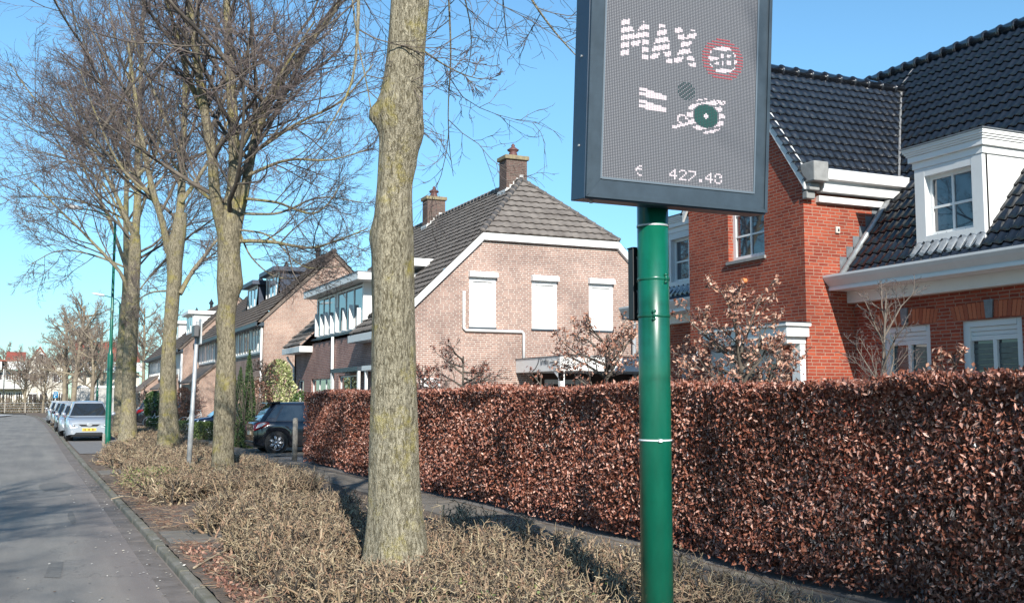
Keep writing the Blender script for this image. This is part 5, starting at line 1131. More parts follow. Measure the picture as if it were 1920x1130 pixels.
def wall_lantern():
    X, Y = 12.1, 18.2; p = at(1302, 665, X=X); Y = p[1]; z = p[2]
    t = thing('wall_lantern', (X, Y, z-.2), 'glass wall lantern with copper roof left of the porch', 'lantern')
    cop = M('copper', (.35, .14, .09), .45, metal=.4)
    m_ = MB(); m_.lathe((X, Y, z), [(.11, .10), (.09, .13), (.04, .19), (.02, .2), (.025, .23), (.005, .26)], 6); m_.build('roof', cop, t)
    m_ = MB()
    for k in range(6):
        a = 2*math.pi*k/6; m_.tube([(X+.06*math.cos(a), Y+.06*math.sin(a), z-.14), (X+.09*math.cos(a), Y+.09*math.sin(a), z+.1)], .006, 4)
    m_.lathe((X, Y, z-.16), [(.03, 0), (.065, .015), (.065, .03)], 6); m_.tube([(X, Y, z-.16), (X, Y, z-.3), (X+.3, Y, z-.34)], .012, 6); m_.build('frame', cop, t)
    m_ = MB(); m_.lathe((X, Y, z-.13), [(.015, 0), (.015, .1), (.02, .13), (.01, .16)], 8); m_.build('bulb', M('white_bulb', (.8, .8, .78), .3), t)
    g = M('lantern_glass', (.8, .82, .85), .05); g.node_tree.nodes['Principled BSDF'].inputs['Transmission Weight'].default_value = 1
    m_ = MB(); m_.lathe((X, Y, z-.13), [(.055, 0), (.085, .23)], 6); m_.build('glass', g, t)
wall_lantern()
# ------------------------------------------------------------ terraced row further up the street
whitecurt = M('white_lamella', (.6, .61, .6), .3, spec=.6, var=.45, vscale=6)
def row(name, label, X, y0, y1, ze, XR, m, brick, seed, windows, dormers, porches, door=True):
    zr = lambda x: ze+m*(x-X); t = thing(name, (X, y0, 0), label, 'house'); F = Pl('X', X); G = Pl('Y', y0); XB = 2*XR-X
    holes = [rect(a, b, c, d) for a, b, c, d in windows]
    wall('wall', F, [(y0+.26, -.1), (y1, -.1), (y1, ze-.05), (y0+.26, ze-.05)], holes, .25, brick, t)
    wall('wall', G, [(X, -.1), (XB, -.1), (XB, ze-.1), (XR, zr(XR)-.1), (X, ze-.1)], [], .25, brick, t)
    b = MB(); b.box(X, XB, y1-.2, y1, -.1, ze-.1); b.box(XB-.2, XB, y0, y1, -.1, ze-.1); b.prism([(X, y1-.2, ze-.1), (XB, y1-.2, ze-.1), (XR, y1-.2, zr(XR)-.1)], (0, .2, 0)); b.build('wall', brick, t)
    for a, b_, c, d in windows:
        n = max(2, int((b_-a)/.75)); wd = window(F, a, b_, c, d, t, mull=[k/n for k in range(1, n)], ins=-.05, fw=.09, bar=.1, pane=curtain, sill=False)
        cu = MB(); rng = random.Random(seed+a)
        for k in range(n):
            if rng.random() < .75: x = a+(b_-a)*(k+.1+.2*rng.random())/n; cu.pbox(F, x, x+(b_-a)/n*rng.uniform(.3, .65), c+.08, d-.1-rng.choice((0, 0, .5)), .02, .032)
        if cu.V: cu.each('curtain', whitecurt, wd)
        s = MB(); s.pbox(F, a-.1, b_+.1, c-.1, c-.005, -.05, .05); s.build('sill', charcoal, wd)
    sl_ = math.hypot(1, m); S = np.array((1, 0, m))/sl_; XE = X-.35; L = (XR-XE)*sl_
    tiles('roof', (XE, y1, zr(XE)), (0, -1, 0), S, L, lambda s: (-.1, y1-y0+.1), ctile2, t, .3, .34, .035, .05, 'wave', 4, .003, seed)
    tiles('roof', (2*XR-XE, y0, zr(XE)), (0, 1, 0), np.array((-1, 0, m))/sl_, L, lambda s: (-.1, y1-y0+.1), ctile2, t, .3, .34, .035, .05, 'wave', 4, .003, seed+1)
    ridge_caps('ridge_tiles', (XR, y0-.1, zr(XR)+.03), (XR, y1, zr(XR)+.03), ctile2, t)
    v = MB(); v.prism([(XE, y0-.1, zr(XE)-.02), (XR, y0-.1, zr(XR)-.02), (XR, y0-.1, zr(XR)-.22), (XE, y0-.1, zr(XE)-.2)], (0, .1, 0)); v.prism([(2*XR-XE, y0-.1, zr(XE)-.02), (XR, y0-.1, zr(XR)-.02), (XR, y0-.1, zr(XR)-.22), (2*XR-XE, y0-.1, zr(XE)-.2)], (0, .1, 0)); v.build('verge_tiles', ctile2, t)
    g = MB(); g.box(XE-.08, X+.0, y0-.1, y1, zr(XE)-.16, zr(XE)+.02); g.build('gutter', charcoal, t)
    p = MB(); p.tube([(X-.07, y0+.12, 0), (X-.07, y0+.12, zr(XE)-.14)], .055, 8); p.build('drainpipe', pipe_w, t, True)
    for xd, a, b_, zb, zt, dark in dormers:
        D = Pl('X', xd); cheek = M('slate_cladding', (.035, .05, .085), .5, var=.4, vscale=9) if dark else white
        c = MB(); zz = zr(xd)
        for y in (a, b_-.08): c.prism([(xd+.02, y, zb-.05), (xd+.02, y, zt), (xd+(zt-zz)/m+.1, y, zt), (xd+(zb-.1-zz)/m, y, zb-.1)], (0, .08, 0))
        c.each('dormer_cheek', cheek, t)
        n = max(2, int((b_-a)/.9)); window(D, a, b_, zb, zt, t, mull=[k/n for k in range(1, n)], ins=0, fw=.12, bar=.1, sill=False, pane=curtain)
        r = MB(); r.box(xd-.35, xd+(zt-zz)/m+.5, a-.25, b_+.25, zt+.003, zt+.24); r.build('dormer_roof', M('slate_edge', (.05, .065, .095), .5) if dark else white, t, bevel=.01)
    for a, b_, zt, zb, out in porches:
        r = MB(); r.prism([(X-.001, a, zt), (X-out, a, zb), (X-out, a, zb-.12), (X-.001, a, zt-.14)], (0, b_-a, 0)); pr = r.build('porch_roof', ctile2, t)
        r = MB(); r.prism([(X-.001, a+.1, 0), (X-out+.12, a+.1, 0), (X-out+.12, a+.1, zb-.04), (X-.001, a+.1, zt-.15)], (0, .2, 0)); r.build('porch_wall', brick, t)
        r = MB(); r.box(X-.9*out, X-.6*out, a+.301, b_-.1, .05, zb-.15); r.build('porch_front', M('dark_porch', (.05, .045, .04), .5), t)
    q = MB()
    for f in (.15, .5, .85): y = y0+(y1-y0)*f; q.lathe((XR, y, zr(XR)), [(.12, -.1), (.12, .45), (.2, .5), (.2, .55), (.08, .75), (.02, .9)], 8)
    q.build('vent_pipe', blackm, t)
    return t
W1 = [(uy(490, 9.85), uy(444, 9.85), 3.95, 5.45), (uy(436, 9.85), uy(408, 9.85), 3.95, 5.35), (uy(404, 9.85), uy(375, 9.85), 3.95, 5.4), (53, 57.5, .9, 2.3), (60.5, 64.5, .9, 2.3)]
row('terraced_house', 'brown-roofed terraced house with slate blue dormers behind the second lime trunk', 9.85, 51.4, 74.2, 5.72, 13.3, .97, pale_brick2, 61, W1,
    [(11.3, 55.0, 58.6, 7.1, 8.4, True), (11.0, 59.4, 62.6, 6.85, 8.1, True)], [(66, 73.5, 3.85, 2.75, 1.3), (52.3, 55.3, 2.75, 2.6, 1.1)])
W2 = [(uy(343, 8.8), uy(329, 8.8), 2.9, 5.1), (uy(303, 8.8), uy(283, 8.8), 3.2, 5.0), (uy(325, 8.8), uy(306, 8.8), 3.2, 5.0)]
row('terraced_house', 'far terraced house with white dormers, its brick end wall behind the grey pole', 8.8, 74.4, 99.5, 5.35, 12.4, .97, pale_brick2, 71, W2,
    [(9.8, 77.8, 81.2, 6.4, 7.75, False), (9.8, 86.5, 90, 6.4, 7.6, False)], [(76.2, 82, 3.4, 2.4, 1.4), (90, 98, 3.6, 2.3, 1.5)])

# ------------------------------------------------------------ white apartment block at the end of the street
redtile = M('red_roof_tile', (.36, .085, .05), .8, var=.3, vscale=1.0)
render = M('cream_render', (.56, .52, .44), .8, var=.12, vscale=.4)
dim_glass = M('dim_window', (.07, .055, .05), .35, var=.5, vscale=1.5)
def far(u, v, Y): return at(u, v, Y=Y)
def apartment(name, label, Y, segs, dep=12, redp=False):
    x0 = min(s[1] for s in segs); t = thing(name, (x0, Y, 0), label, 'building'); G = Pl('Y', Y)
    for kind, xa, xb, zt, zg in [s[:5] for s in segs]:
        b = MB()
        if kind == "gable": b.prism([(xa, Y, -.2), (xb, Y, -.2), (xb, Y, zt), ((xa+xb)/2, Y, zg), (xa, Y, zt)], (0, dep, 0))
        else: b.box(xa, xb, Y+.5, Y+dep, -.2, zt)
        b.build('wall', render, t)
        if kind == 'gable':
            r = MB(); mid = (xa+xb)/2
            for e in ((xa-.3, zt-.2), (xb+.3, zt-.2)): r.prism([(e[0], Y-.2, e[1]), (mid, Y-.2, zg+.1), (mid, Y-.2, zg+.35), (e[0], Y-.2, e[1]+.2)], (0, .25, 0)); r.prism([(e[0], Y+.06, e[1]+.05), (mid, Y+.06, zg+.2), (mid, Y+.06, zg+.35), (e[0], Y+.06, e[1]+.2)], (0, dep, 0))
            r.build('roof', redtile, t)
            for z in (1.0, 3.8, 6.4):
                for f in (.3, .7):
                    if z > zt-1.2 and f != .3: continue
                    cx = xa+(xb-xa)*(f if z < zt-1.2 else .5); window(G, cx-.55, cx+.55, z, z+1.35, t, mull=(.5,), ins=-.05, fw=.08, sill=False, pane=dim_glass)
        else:
            r = MB(); r.prism([(xa, Y-.2, zt+1.2), (xb, Y-.2, zt+1.2), (xb, Y+5, zg), (xa, Y+5, zg)], (0, 0, .15)); r.build('roof', redtile, t)
            r = MB(); r.box(xa-.4, xb+.3, Y-.8, Y+.6, zt+.1, zt+1.1); r.build('roof_edge', white, t)
            n = max(2, int((xb-xa)/3.2))
            for fl, z in enumerate((.6, 3.3, 5.9)):
                if z+1.8 > zt: continue
                for k in range(n):
                    a = xa+(xb-xa)*(k+.12)/n; b_ = xa+(xb-xa)*(k+.88)/n; window(Pl('Y', Y+.5), a, b_, z+.2, z+1.9, t, mull=(.35, .7), ins=-.06, fw=.09, sill=False, bar=.09, pane=dim_glass)
                    if fl:
                        q = MB(); q.box(a-.2, b_+.2, Y-.9, Y+.498, z-.35, z-.15); q.build('balcony', white, t)
                        q = MB(); q.box(a-.2, b_+.2, Y-.95, Y-.9, z-.1, z+.85); q.build('balcony_panel', M('red_panel', (.62, .02, .035), .5) if redp and fl == 1 else M('pale_panel', (.55, .56, .52), .5), t)
                        q = MB(); 
                        for xx in (a-.2, b_+.1): q.box(xx, xx+.1, Y-.9, Y-.8, z-.1, z+2.3)
                        q.build('balcony_post', white, t)
    return t
YA = 155.; fx = lambda u: float(far(u, 700, YA)[0]); fz = lambda v, u=60: float(far(u, v, YA)[2])
apartment('apartment_building', 'cream apartment block with red tiled roof at the far end of the road', YA,
    [('flat', fx(-60), fx(9), fz(694), fz(684)), ('flat', fx(9.3), fx(47), fz(694), fz(659)), ('gable', fx(48), fx(98), fz(690), fz(653)), ('gable', fx(99), fx(128), fz(693), fz(668))])
YB = 135.; fx2 = lambda u: float(far(u, 700, YB)[0]); fz2 = lambda v, u=190: float(far(u, v, YB)[2])
apartment('apartment_building', 'apartment block with bright red balcony panels behind the green lamp posts', YB, [('flat', fx2(140), fx2(262), fz2(697), fz2(640))], redp=True)
def garage():
    Y = 118.; a, b = float(at(141, 740, Y=Y)[0]), float(at(262, 740, Y=Y)[0]); z = float(at(170, 727, Y=Y)[2])
    t = thing('garage_block', (a, Y, 0), 'low pale concrete garage block behind the silver car', 'building')
    m_ = MB(); m_.box(a, b, Y, Y+6, -.2, z); m_.build('wall', M('pale_concrete', (.48, .46, .43), .85, var=.3, vscale=.6), t)
    m_ = MB(); m_.box(a-.1, b+.1, Y-.12, Y+6.1, z+.002, z+.25); m_.build('roof_edge', white, t)
    m_ = MB()
    for k in range(3): x = a+(b-a)*(k+.15)/3; m_.box(x, x+2.0, Y-.03, Y-.001, 0, 2.1)
    m_.build('garage_door', M('pale_door', (.4, .39, .37), .7, var=.2), t)
garage()
def far_fence():
    Y = 137.; a, b = float(at(-30, 760, Y=Y)[0]), float(at(92, 760, Y=Y)[0]); t = thing('wire_fence', (a, Y, 0), 'low wire fence along the grass strip beyond the end of the road', 'fence')
    m_ = MB(); x = a
    while x < b: m_.tube([(x, Y, -.2), (x, Y, 1.15)], .06, 5); x += 2.2
    m_.build('post', M('fence_post', (.35, .32, .27), .9), t)
    m_ = MB()
    for z in (.2, .5, .8, 1.1): m_.tube([(a, Y, z), (b, Y, z)], .02, 4)
    m_.build('wire', steel, t)
far_fence()
# ------------------------------------------------------------ far trees
far_bark = M('far_bark', (.3, .25, .17), .9, col2=(.15, .12, .09), vscale=1.5)
far_twig = M('far_twig', (.2, .15, .13), .9, island=[(.13, .09, .08), (.22, .17, .14), (.32, .26, .2)])
def far_tree(u, vbase, vtop, D, r, spread, seed, label, src=None, lean=0, col=None, z0=.3):
    p = at(u, vbase, D=D); H = float(at(u, vtop, D=D)[2]); 
    return small_tree('bare_tree', label, 'tree', (float(p[0]), float(p[1])), H, r, seed, spread, 15, z0, None, 0, far_twig, far_bark, rmin=max(.006, D*.00013), k=(8, 6, 4), el=(.25, 1.15), group='bare trees far up the street', lr=(.5, .5, .5))
far_tree(136, 772, 552, 88, .26, 4.0, 81, 'round-crowned bare tree with a pale forked trunk beyond the parked cars')
far_tree(118, 771, 590, 96, .24, 3.2, 82, 'bare tree just left of the pale forked trunk beyond the parked cars')
far_tree(125, 771, 575, 104, .22, 3.4, 83, 'bare tree directly behind the pale forked trunk far up the street')
far_tree(158, 770, 600, 110, .2, 3.2, 84, 'far bare tree by the garage block between the pale trunk and the lamp posts')
far_tree(170, 772, 610, 84, .2, 2.4, 85, 'darker bare tree just left of the first green lamp post, far behind')
far_tree(47, 768, 672, 126, .16, 4.2, 86, 'fan-shaped pruned bare tree before the apartment block, left one of two', z0=.2)
far_tree(80, 768, 668, 122, .16, 4.0, 87, 'fan-shaped pruned bare tree before the cream gable, right one of two', z0=.2)
far_tree(4, 768, 650, 150, .2, 3.5, 88, 'distant bare tree at the left edge of the view', z0=.2)
far_tree(268, 750, 560, 108, .22, 4.2, 89, 'pale bare tree rising behind the far terraced house')
far_tree(290, 750, 590, 118, .22, 4.2, 90, 'greyish bare tree behind the roof of the far terraced house')
far_tree(190, 765, 590, 120, .22, 4.2, 91, 'bare tree filling the gap behind the two green lamp posts')
def far_scrub():
    rng = np.random.default_rng(4); A = Acc(); n = 2600; x = -12+rng.random(n)*40; y = 139+rng.random(n)*8
    P = paths(rng, np.stack([x, y, np.zeros(n)], 1), rng.normal(0, .5, (n, 3))+np.array([0, 0, 1.2]), .8+rng.random(n)*1.6, 4, .2, .05); A.tube(P, np.full((n, 4), .03), 3)
    tag(A.build('scrub', M('far_scrub', (.13, .10, .07), .9, island=[(.08, .09, .04), (.16, .12, .08), (.22, .17, .12)]), None, False), 'dull brown scrub and brush along the far end of the road', 'scrub', None, 'stuff')
far_scrub()
# ------------------------------------------------------------ lamps and poles
def street_lamp(u, vb, vt, D, label, side=-1, arm=1.3, r0=.105, mat=None, headless=False, lean=0):
    b = at(u, vb, D=D); z1 = float(at(u, vt, D=D)[2]); x, y = float(b[0]), float(b[1]); mat = mat or green_paint
    t = thing('street_lamp', (x, y, 0), label, 'street lamp', None)
    m_ = MB(); h1 = z1*.42
    m_.lathe((x, y, -.2), [(r0*1.1, 0), (r0*1.1, .5), (r0, .55), (r0, h1), (r0*.95, h1+.05), (r0*.62, h1+.12), (r0*.6, h1+.3), (r0*.42, z1+.2)], 14); m_.build('post', mat, t, True)
    m_ = MB()
    if headless: m_.lathe((x, y, z1), [(.1, 0), (.22, .1), (.22, .3), (.08, .42)], 10); m_.build('lantern', blackm, t, True); return t
    pts = [(x, y, z1-.1), (x+side*.08, y, z1+.12), (x+side*.45, y, z1+.30), (x+side*arm*.75, y, z1+.42)]
    m_.tube(resample(pts, 8), .028, 8); m_.build('arm', mat, t, True)
    m_ = MB(); xa = x+side*arm*.72; za = z1+.41
    m_.tube([(xa, y, za), (xa+side*.06, y, za+.02), (xa+side*.3, y, za+.05), (xa+side*.62, y, za+.1), (xa+side*.74, y, za+.11)], [.03, .075, .085, .06, .01], 10); m_.build('lamp_head', M('lamp_head_grey', (.55, .56, .56), .4), t, True)
    return t
street_lamp(202, 812, 410, 38.7, 'nearest green street lamp post with its head reaching left over the road', arm=1.55)
street_lamp(217, 795, 566, 62, 'thin green street lamp post right behind the nearest one', arm=1.2)
street_lamp(181, 772, 655, 96, 'distant green street lamp post beyond the silver car', arm=1.0)
street_lamp(5, 771, 690, 128, 'black lamp post at the left edge, far end of the road', mat=blackm, headless=True, r0=.12)
def grey_pole():
    b = at(352, 884, D=20.2); p = at(371, 602, D=20.2); t = thing('sign_pole', (b[0], b[1], 0), 'leaning galvanised pole with a small sign seen edge-on', 'sign pole')
    b[2] = -.1; m_ = MB(); m_.tube([b, b+(p-b)*.45, b+(p-b)*.46, p], [.052, .05, .040, .038], 14); m_.build('pole', steel, t, True)
    q = b+(p-b)*.955; m_ = MB(); ax = (p-b)/np.linalg.norm(p-b); m_.box(q[0]-.09, q[0]+.0, q[1]-.25, q[1]+.1, q[2]-.16, q[2]+.06); m_.build('sign_box', M('dark_grey_metal', (.09, .09, .095), .5), t, bevel=.01)
    m_ = MB(); c = at(374.5, 622, D=20.1); m_.prism([(c[0]-.005, c[1]-.14, c[2]-.24), (c[0]-.005, c[1]+.14, c[2]-.24), (c[0]-.005, c[1]+.14, c[2]+.18), (c[0]-.005, c[1]+.08, c[2]+.25), (c[0]-.005, c[1]-.08, c[2]+.25), (c[0]-.005, c[1]-.14, c[2]+.18)], (.03, 0, 0)); m_.build('sign_plate', steel, t, bevel=.005)
grey_pole()
def parking_sign():
    p = at(103, 762, D=92); z = float(at(105, 740, D=92)[2]); t = thing('parking_sign', (p[0], p[1], 0), 'small blue square parking sign on a leaning pale post at the bay', 'sign')
    m_ = MB(); m_.tube([(p[0]-.25, p[1], 0), (p[0]+.12, p[1], z+.3)], .04, 8); m_.build('post', pipe_w, t)
    m_ = MB(); m_.box(p[0]-.15, p[0]+.2, p[1]-.09, p[1]-.05, z-.26, z+.28); f = m_.build('sign_plate', M('sign_blue', (.02, .28, .55), .4), t)
    m_ = MB(); X, Y_, Z = p[0]-.08, p[1]-.1, z; m_.box(X, X+.05, Y_, Y_+.008, Z-.2, Z+.2); m_.box(X+.05, X+.16, Y_, Y_+.008, Z+.15, Z+.2); m_.box(X+.05, X+.16, Y_, Y_+.008, Z-.03, Z+.02); m_.box(X+.15, X+.2, Y_, Y_+.008, Z+.02, Z+.15); m_.build('letter', white, f)
parking_sign()
def wood_post(u, vb, vt, D, w_, label, top=0):
    p = at(u, vb, D=D); z = float(at(u, vt, D=D)[2]); t = thing('wooden_post', (p[0], p[1], 0), label, 'post')
    m_ = MB(); m_.tube([(p[0], p[1], -.1), (p[0]+.01, p[1], z*.6), (p[0]+.005, p[1], z-.03), (p[0]+.005, p[1], z)], [w_, w_*.97, w_*.95, w_*.6], 10); m_.build('post', M('weathered_wood', (.34, .31, .27), .9, var=.5, vscale=18), t, True)
wood_post(552, 862, 783, 28.6, .075, 'weathered round wooden post beside the black hatchback and hedge end')
wood_post(193, 852, 812, 33.2, .05, 'short pale wooden stake in front of the nearest street lamp')
wood_post(97, 765, 738, 92, .06, 'short pale stake left of the blue parking sign')

# ------------------------------------------------------------ cars
def car(name, label, loc, rz, paint, L=4.0, W=1.7, Hh=1.5, hood=.95, kind='hatch', wheel_r=.31, plate=(.62, .5, .08), front_detail=True, silver_rim=True, group=None, zs=0.):
    """built nose towards local +X, then turned; profile heights are fractions of the real car"""
    t = thing(name, loc, label, 'car', group, rz, local=True)
    hl = L/2; xf, xr = hl-.82*(L/4.0), -hl+.72*(L/4.0); belt = Hh*.60; hoodx = hl-hood
    # top line of the lower body
    def ztop(x):
        if x > hoodx: f = (x-hoodx)/(hl-hoodx); return belt-.02-.17*f**1.6-.07*max(0, f-.85)/.15
        if x < -hl+.3: f = (-hl+.3-x)/.3; return belt+.03-.10*f**2
        return belt+.03*(hoodx-x)/(hoodx+hl)
    def hw(x): # half width in plan
        e = max(0, (abs(x)-(hl-.75))/.75); return W/2*(1-.17*e**2.4)
    def zlow(x):
        z = .22+.05*max(0, (abs(x)-(hl-.3))/.3)
        for c in (xf, xr):
            d = abs(x-c)
            if d < wheel_r+.055: z = max(z, wheel_r+math.sqrt((wheel_r+.055)**2-d*d)-.005)
        return min(z, ztop(x)-.1)
    xs = np.linspace(-hl, hl, 74); V, F = [], []; prof = []
    for x in xs:
        h, zt, zl = hw(x), ztop(x), zlow(x); mid = max(.52, zl+.01); e = max(0, (abs(x)-(hl-.12))/.12)
        h2 = h-.05*e
        pts = [(h2*.975, zl), (h2*1.0, min(max(zl+.02, .42), zt-.08)), (h2*.995, zl+(zt-zl)*.62 if zl > .4 else .42+(zt-.42)*.55), (h2*.955, zt-.04), (h2*.90, zt), (h2*.55, zt+.02+.012), (0, zt+.035)]
        row_ = [(x, -a, b) for a, b in pts]+[(x, a, b) for a, b in pts[-2::-1]]; prof.append(row_)
    n = len(prof[0])
    for r in prof: V += r
    for i in range(len(xs)-1):
        for k in range(n-1): F.append((i*n+k, i*n+k+1, (i+1)*n+k+1, (i+1)*n+k))
    F.append(tuple(range(n-1, -1, -1))); F.append(tuple((len(xs)-1)*n+k for k in range(n)))
    body = obj('body', V, F, paint, t, True)
    body.data.polygons[-1].use_smooth = False; body.data.polygons[-2].use_smooth = False
    # underbody and dark arches
    m_ = MB(); m_.box(-hl+.12, hl-.12, -W/2+.2, W/2-.2, .16, .5)
    for c in (xf, xr):
        for s in (-1, 1): m_.tube([(c, s*(W/2-.30), wheel_r), (c, s*(W/2-.035), wheel_r)], wheel_r+.05, 22)
    m_.box(-hl+.02, -hl+.2, -W/2+.22, W/2-.22, .2, .34); m_.box(hl-.2, hl-.03, -W/2+.22, W/2-.22, .2, .30); m_.build('underbody', blackm, t)
    # greenhouse
    if kind == 'hatch': base = [(hoodx+.12, 0), (hoodx-.55, 1), (hoodx-1.1, 1.03), (-hl+.62, 1.0), (-hl+.17, 0)]
    elif kind == 'mpv': base = [(hoodx+.2, 0), (hoodx-.62, 1), (hoodx-1.4, 1.04), (-hl+.5, 1.0), (-hl+.12, 0)]
    else: base = [(hoodx+.1, 0), (hoodx-.6, 1), (hoodx-1.2, 1.03), (-hl+.65, .98), (-hl+.15, 0)]
    rh = Hh-belt-.03
    wf = lambda f: W/2*(.91-.24*f)
    xA, xB, xC, xD, xE = [b[0] for b in base]
    def ring(f):   # outline at height fraction f : windscreen and rear edges move in
        a = xA+(xB-xA)*f; e = xE+(xD-xE)*f; y = wf(f); c = .12
        return [(a, -y*.90), (a-c, -y*.98), ((a+e)/2, -y*1.0), (e+c, -y*.97), (e, -y*.82), (e, y*.82), (e+c, y*.97), ((a+e)/2, y*1.0), (a-c, y*.98), (a, y*.90)]
    V, F = [], []; lev = [0, .5, .86, .96, 1.0]
    for f in lev:
        g = f if f < .9 else f; inset = 0 if f < .9 else (.02 if f < .97 else .09)
        cx = (xA+xE)/2
        for (x, y) in ring(min(f, .9)): V.append((x-(x-cx)*inset, y*(1-inset*1.5), belt+.0+rh*f))
    k = 10
    for i in range(len(lev)-1):
        for j in range(k): F.append((i*k+j, (i+1)*k+j, (i+1)*k+(j+1) % k, i*k+(j+1) % k))
    V.append(((xB+xD)/2, 0, Hh)); c = len(V)-1
    for j in range(k): F.append(((len(lev)-1)*k+j, c, (len(lev)-1)*k+(j+1) % k))
    cab = obj('cabin', V, F, paint, t, True); bm_ = cab.modifiers.new('bevel', 'BEVEL'); bm_.width = .025; bm_.segments = 2; bm_.limit_method = 'ANGLE'; bm_.angle_limit = R_(25)
    def quad_panel(nm, P, mat=glass, off=.006, par=None):
        P = [np.array(p, float) for p in P]; nn = np.cross(P[1]-P[0], P[2]-P[0]); nn /= np.linalg.norm(nn); c_ = np.mean(P, 0)
        if np.dot(nn, c_-np.array((0, 0, .6))) < 0: nn = -nn
        m_ = MB(); m_.prism([p+nn*off for p in P], -nn*(off+.012)); return m_.build(nm, mat, par or t)
    def rp(i, f): x, y = ring(f)[i]; return np.array((x, y, belt+rh*f))
    def lerp(a, b, u): return a*(1-u)+b*u
    # windscreen and rear window
    quad_panel('windscreen', [lerp(rp(0, .05), rp(9, .05), -.01), lerp(rp(0, .05), rp(9, .05), 1.01), lerp(rp(0, .86), rp(9, .86), .985), lerp(rp(0, .86), rp(9, .86), .015)])
    rw = quad_panel('rear_window', [lerp(rp(4, .22), rp(5, .22), .04), lerp(rp(4, .22), rp(5, .22), .96), lerp(rp(4, .84), rp(5, .84), .93), lerp(rp(4, .84), rp(5, .84), .07)])
    for s, (i0, i1, i2) in ((-1, (1, 2, 3)), (1, (8, 7, 6))):
        for (ia, ib, ua, ub, nm) in ((i0, i1, .10, .93, 'front'), (i1, i2, .04, .72, 'rear')):
            quad_panel('side_window', [lerp(rp(ia, .08), rp(ib, .08), ua), lerp(rp(ia, .08), rp(ib, .08), ub), lerp(rp(ia, .84), rp(ib, .84), ub*(1 if nm == 'front' else .94)), lerp(rp(ia, .84), rp(ib, .84), ua+(.05 if nm == 'front' else 0))])
        quad_panel('side_window', [lerp(rp(i1, .20), rp(i2, .20), .78), lerp(rp(i1, .25), rp(i2, .25), .99), lerp(rp(i1, .8), rp(i2, .8), .9), lerp(rp(i1, .82), rp(i2, .82), .76)])
        # door lines, handle, mirror
        m_ = MB(); h = W/2
        m_.box(.08, .088, s*(h-.03), s*(h+.0005), .3, belt-.06); m_.box(xr+.5, xr+.508, s*(h-.03), s*(h+.0005), .3, belt-.06); m_.build('door_gap', blackm, t)
        m_ = MB(); m_.tube([(-.05, s*(h-.005), belt-.10), (-.03, s*(h+.015), belt-.10), (-.18, s*(h+.015), belt-.10), (-.2, s*(h-.005), belt-.10)], .014, 6); m_.build('door_handle', paint, t, True)
        mx_ = hoodx-.15; m_ = MB(); m_.lathe((mx_, s*(h+.08), belt+.02), [(.03, 0), (.085, .03), (.095, .08), (.08, .13), (.03, .15)], 10); mo = m_.build('mirror', paint, t, True)
    # wheels
    for c in (xf, xr):
        for s in (-1, 1):
            m_ = MB(); y0, y1 = s*(W/2-.20), s*(W/2-.012); R1 = wheel_r
            n_ = 32; pr = [(R1*.72, y1-s*.004), (R1*.78, y1), (R1*.93, y1-s*.004), (R1, y1-s*.03), (R1, y0+s*.03), (R1*.93, y0), (R1*.66, y0)]
            for (r_, y) in pr:
                for q in range(n_): a = 2*math.pi*q/n_; m_.V.append((c+r_*math.cos(a), y, wheel_r+r_*math.sin(a)))
            for i in range(len(pr)-1):
                for q in range(n_): q2 = (q+1) % n_; m_.F.append((i*n_+q, i*n_+q2, (i+1)*n_+q2, (i+1)*n_+q))
            wh = m_.build('wheel', rubber, t, True)
            m_ = MB()
            m_.tube([(c, y1-s*.10, wheel_r), (c, y1-s*.06, wheel_r)], R1*.72, 28); m_.build('wheel_well', blackm, wh)
            m_ = MB(); yo = y1-s*.015
            for q in range(7 if kind == 'hatch' else 10):
                a = 2*math.pi*q/(7 if kind == 'hatch' else 10)
                for da in (-.16, .16):
                    p0 = (c+R1*.12*math.cos(a), yo-s*.01, wheel_r+R1*.12*math.sin(a)); pm_ = (c+R1*.42*math.cos(a+da), yo+s*.002, wheel_r+R1*.42*math.sin(a+da)); p1 = (c+R1*.72*math.cos(a+da*.35), yo-s*.004, wheel_r+R1*.72*math.sin(a+da*.35)); m_.tube([p0, pm_, p1], [.012, .020, .013], 6)
            b0 = len(m_.V)
            for (r_, yy) in ((R1*.755, yo), (R1*.71, yo), (R1*.69, yo-s*.05)):
                for q in range(28): a = 2*math.pi*q/28; m_.V.append((c+r_*math.cos(a), yy, wheel_r+r_*math.sin(a)))
            for i in range(2):
                for q in range(28): q2 = (q+1) % 28; m_.F.append((b0+i*28+q, b0+i*28+q2, b0+(i+1)*28+q2, b0+(i+1)*28+q))
            m_.tube([(c, yo-s*.03, wheel_r), (c, yo+s*.006, wheel_r)], R1*.17, 12); m_.build('rim', alloy, wh, True)
    # front face
    lamp = M('headlamp_glass', (.75, .77, .8), .08, spec=1, coat=1, metal=.4); red = M('tail_lamp', (.35, .01, .015), .12, coat=1); clr = M('clear_lamp', (.7, .66, .64), .12, coat=1)
    def nose(x_, y, z): return (x_, y, z)
    for s in (-1, 1):
        zn = belt-.26; hx = hl-.30; hy = hw(hx)
        m_ = MB(); A_, B_, C_, D_, E_ = (hl+.012, s*W*.25, zn-.16), (hl+.012, s*W*.405, zn-.21), (hx, s*(hy+.008), zn-.02), (hx, s*(hy-.025), ztop(hx)-.015), (hl-.03, s*W*.27, zn+.012)
        F_ = (hl-.02, s*(W*.415+.012), zn-.10)
        m_.add([A_, B_, C_, D_, E_, F_, (hl-.2, s*W*.28, zn-.05), (hl-.10, s*(W*.36), zn+.045)], [(0, 1, 5), (1, 2, 5), (0, 5, 4), (5, 2, 3), (5, 3, 7), (5, 7, 4), (0, 4, 6), (4, 7, 6), (7, 3, 6), (3, 2, 6), (2, 1, 6), (1, 0, 6)]); hlm = m_.build('headlight', lamp, t)
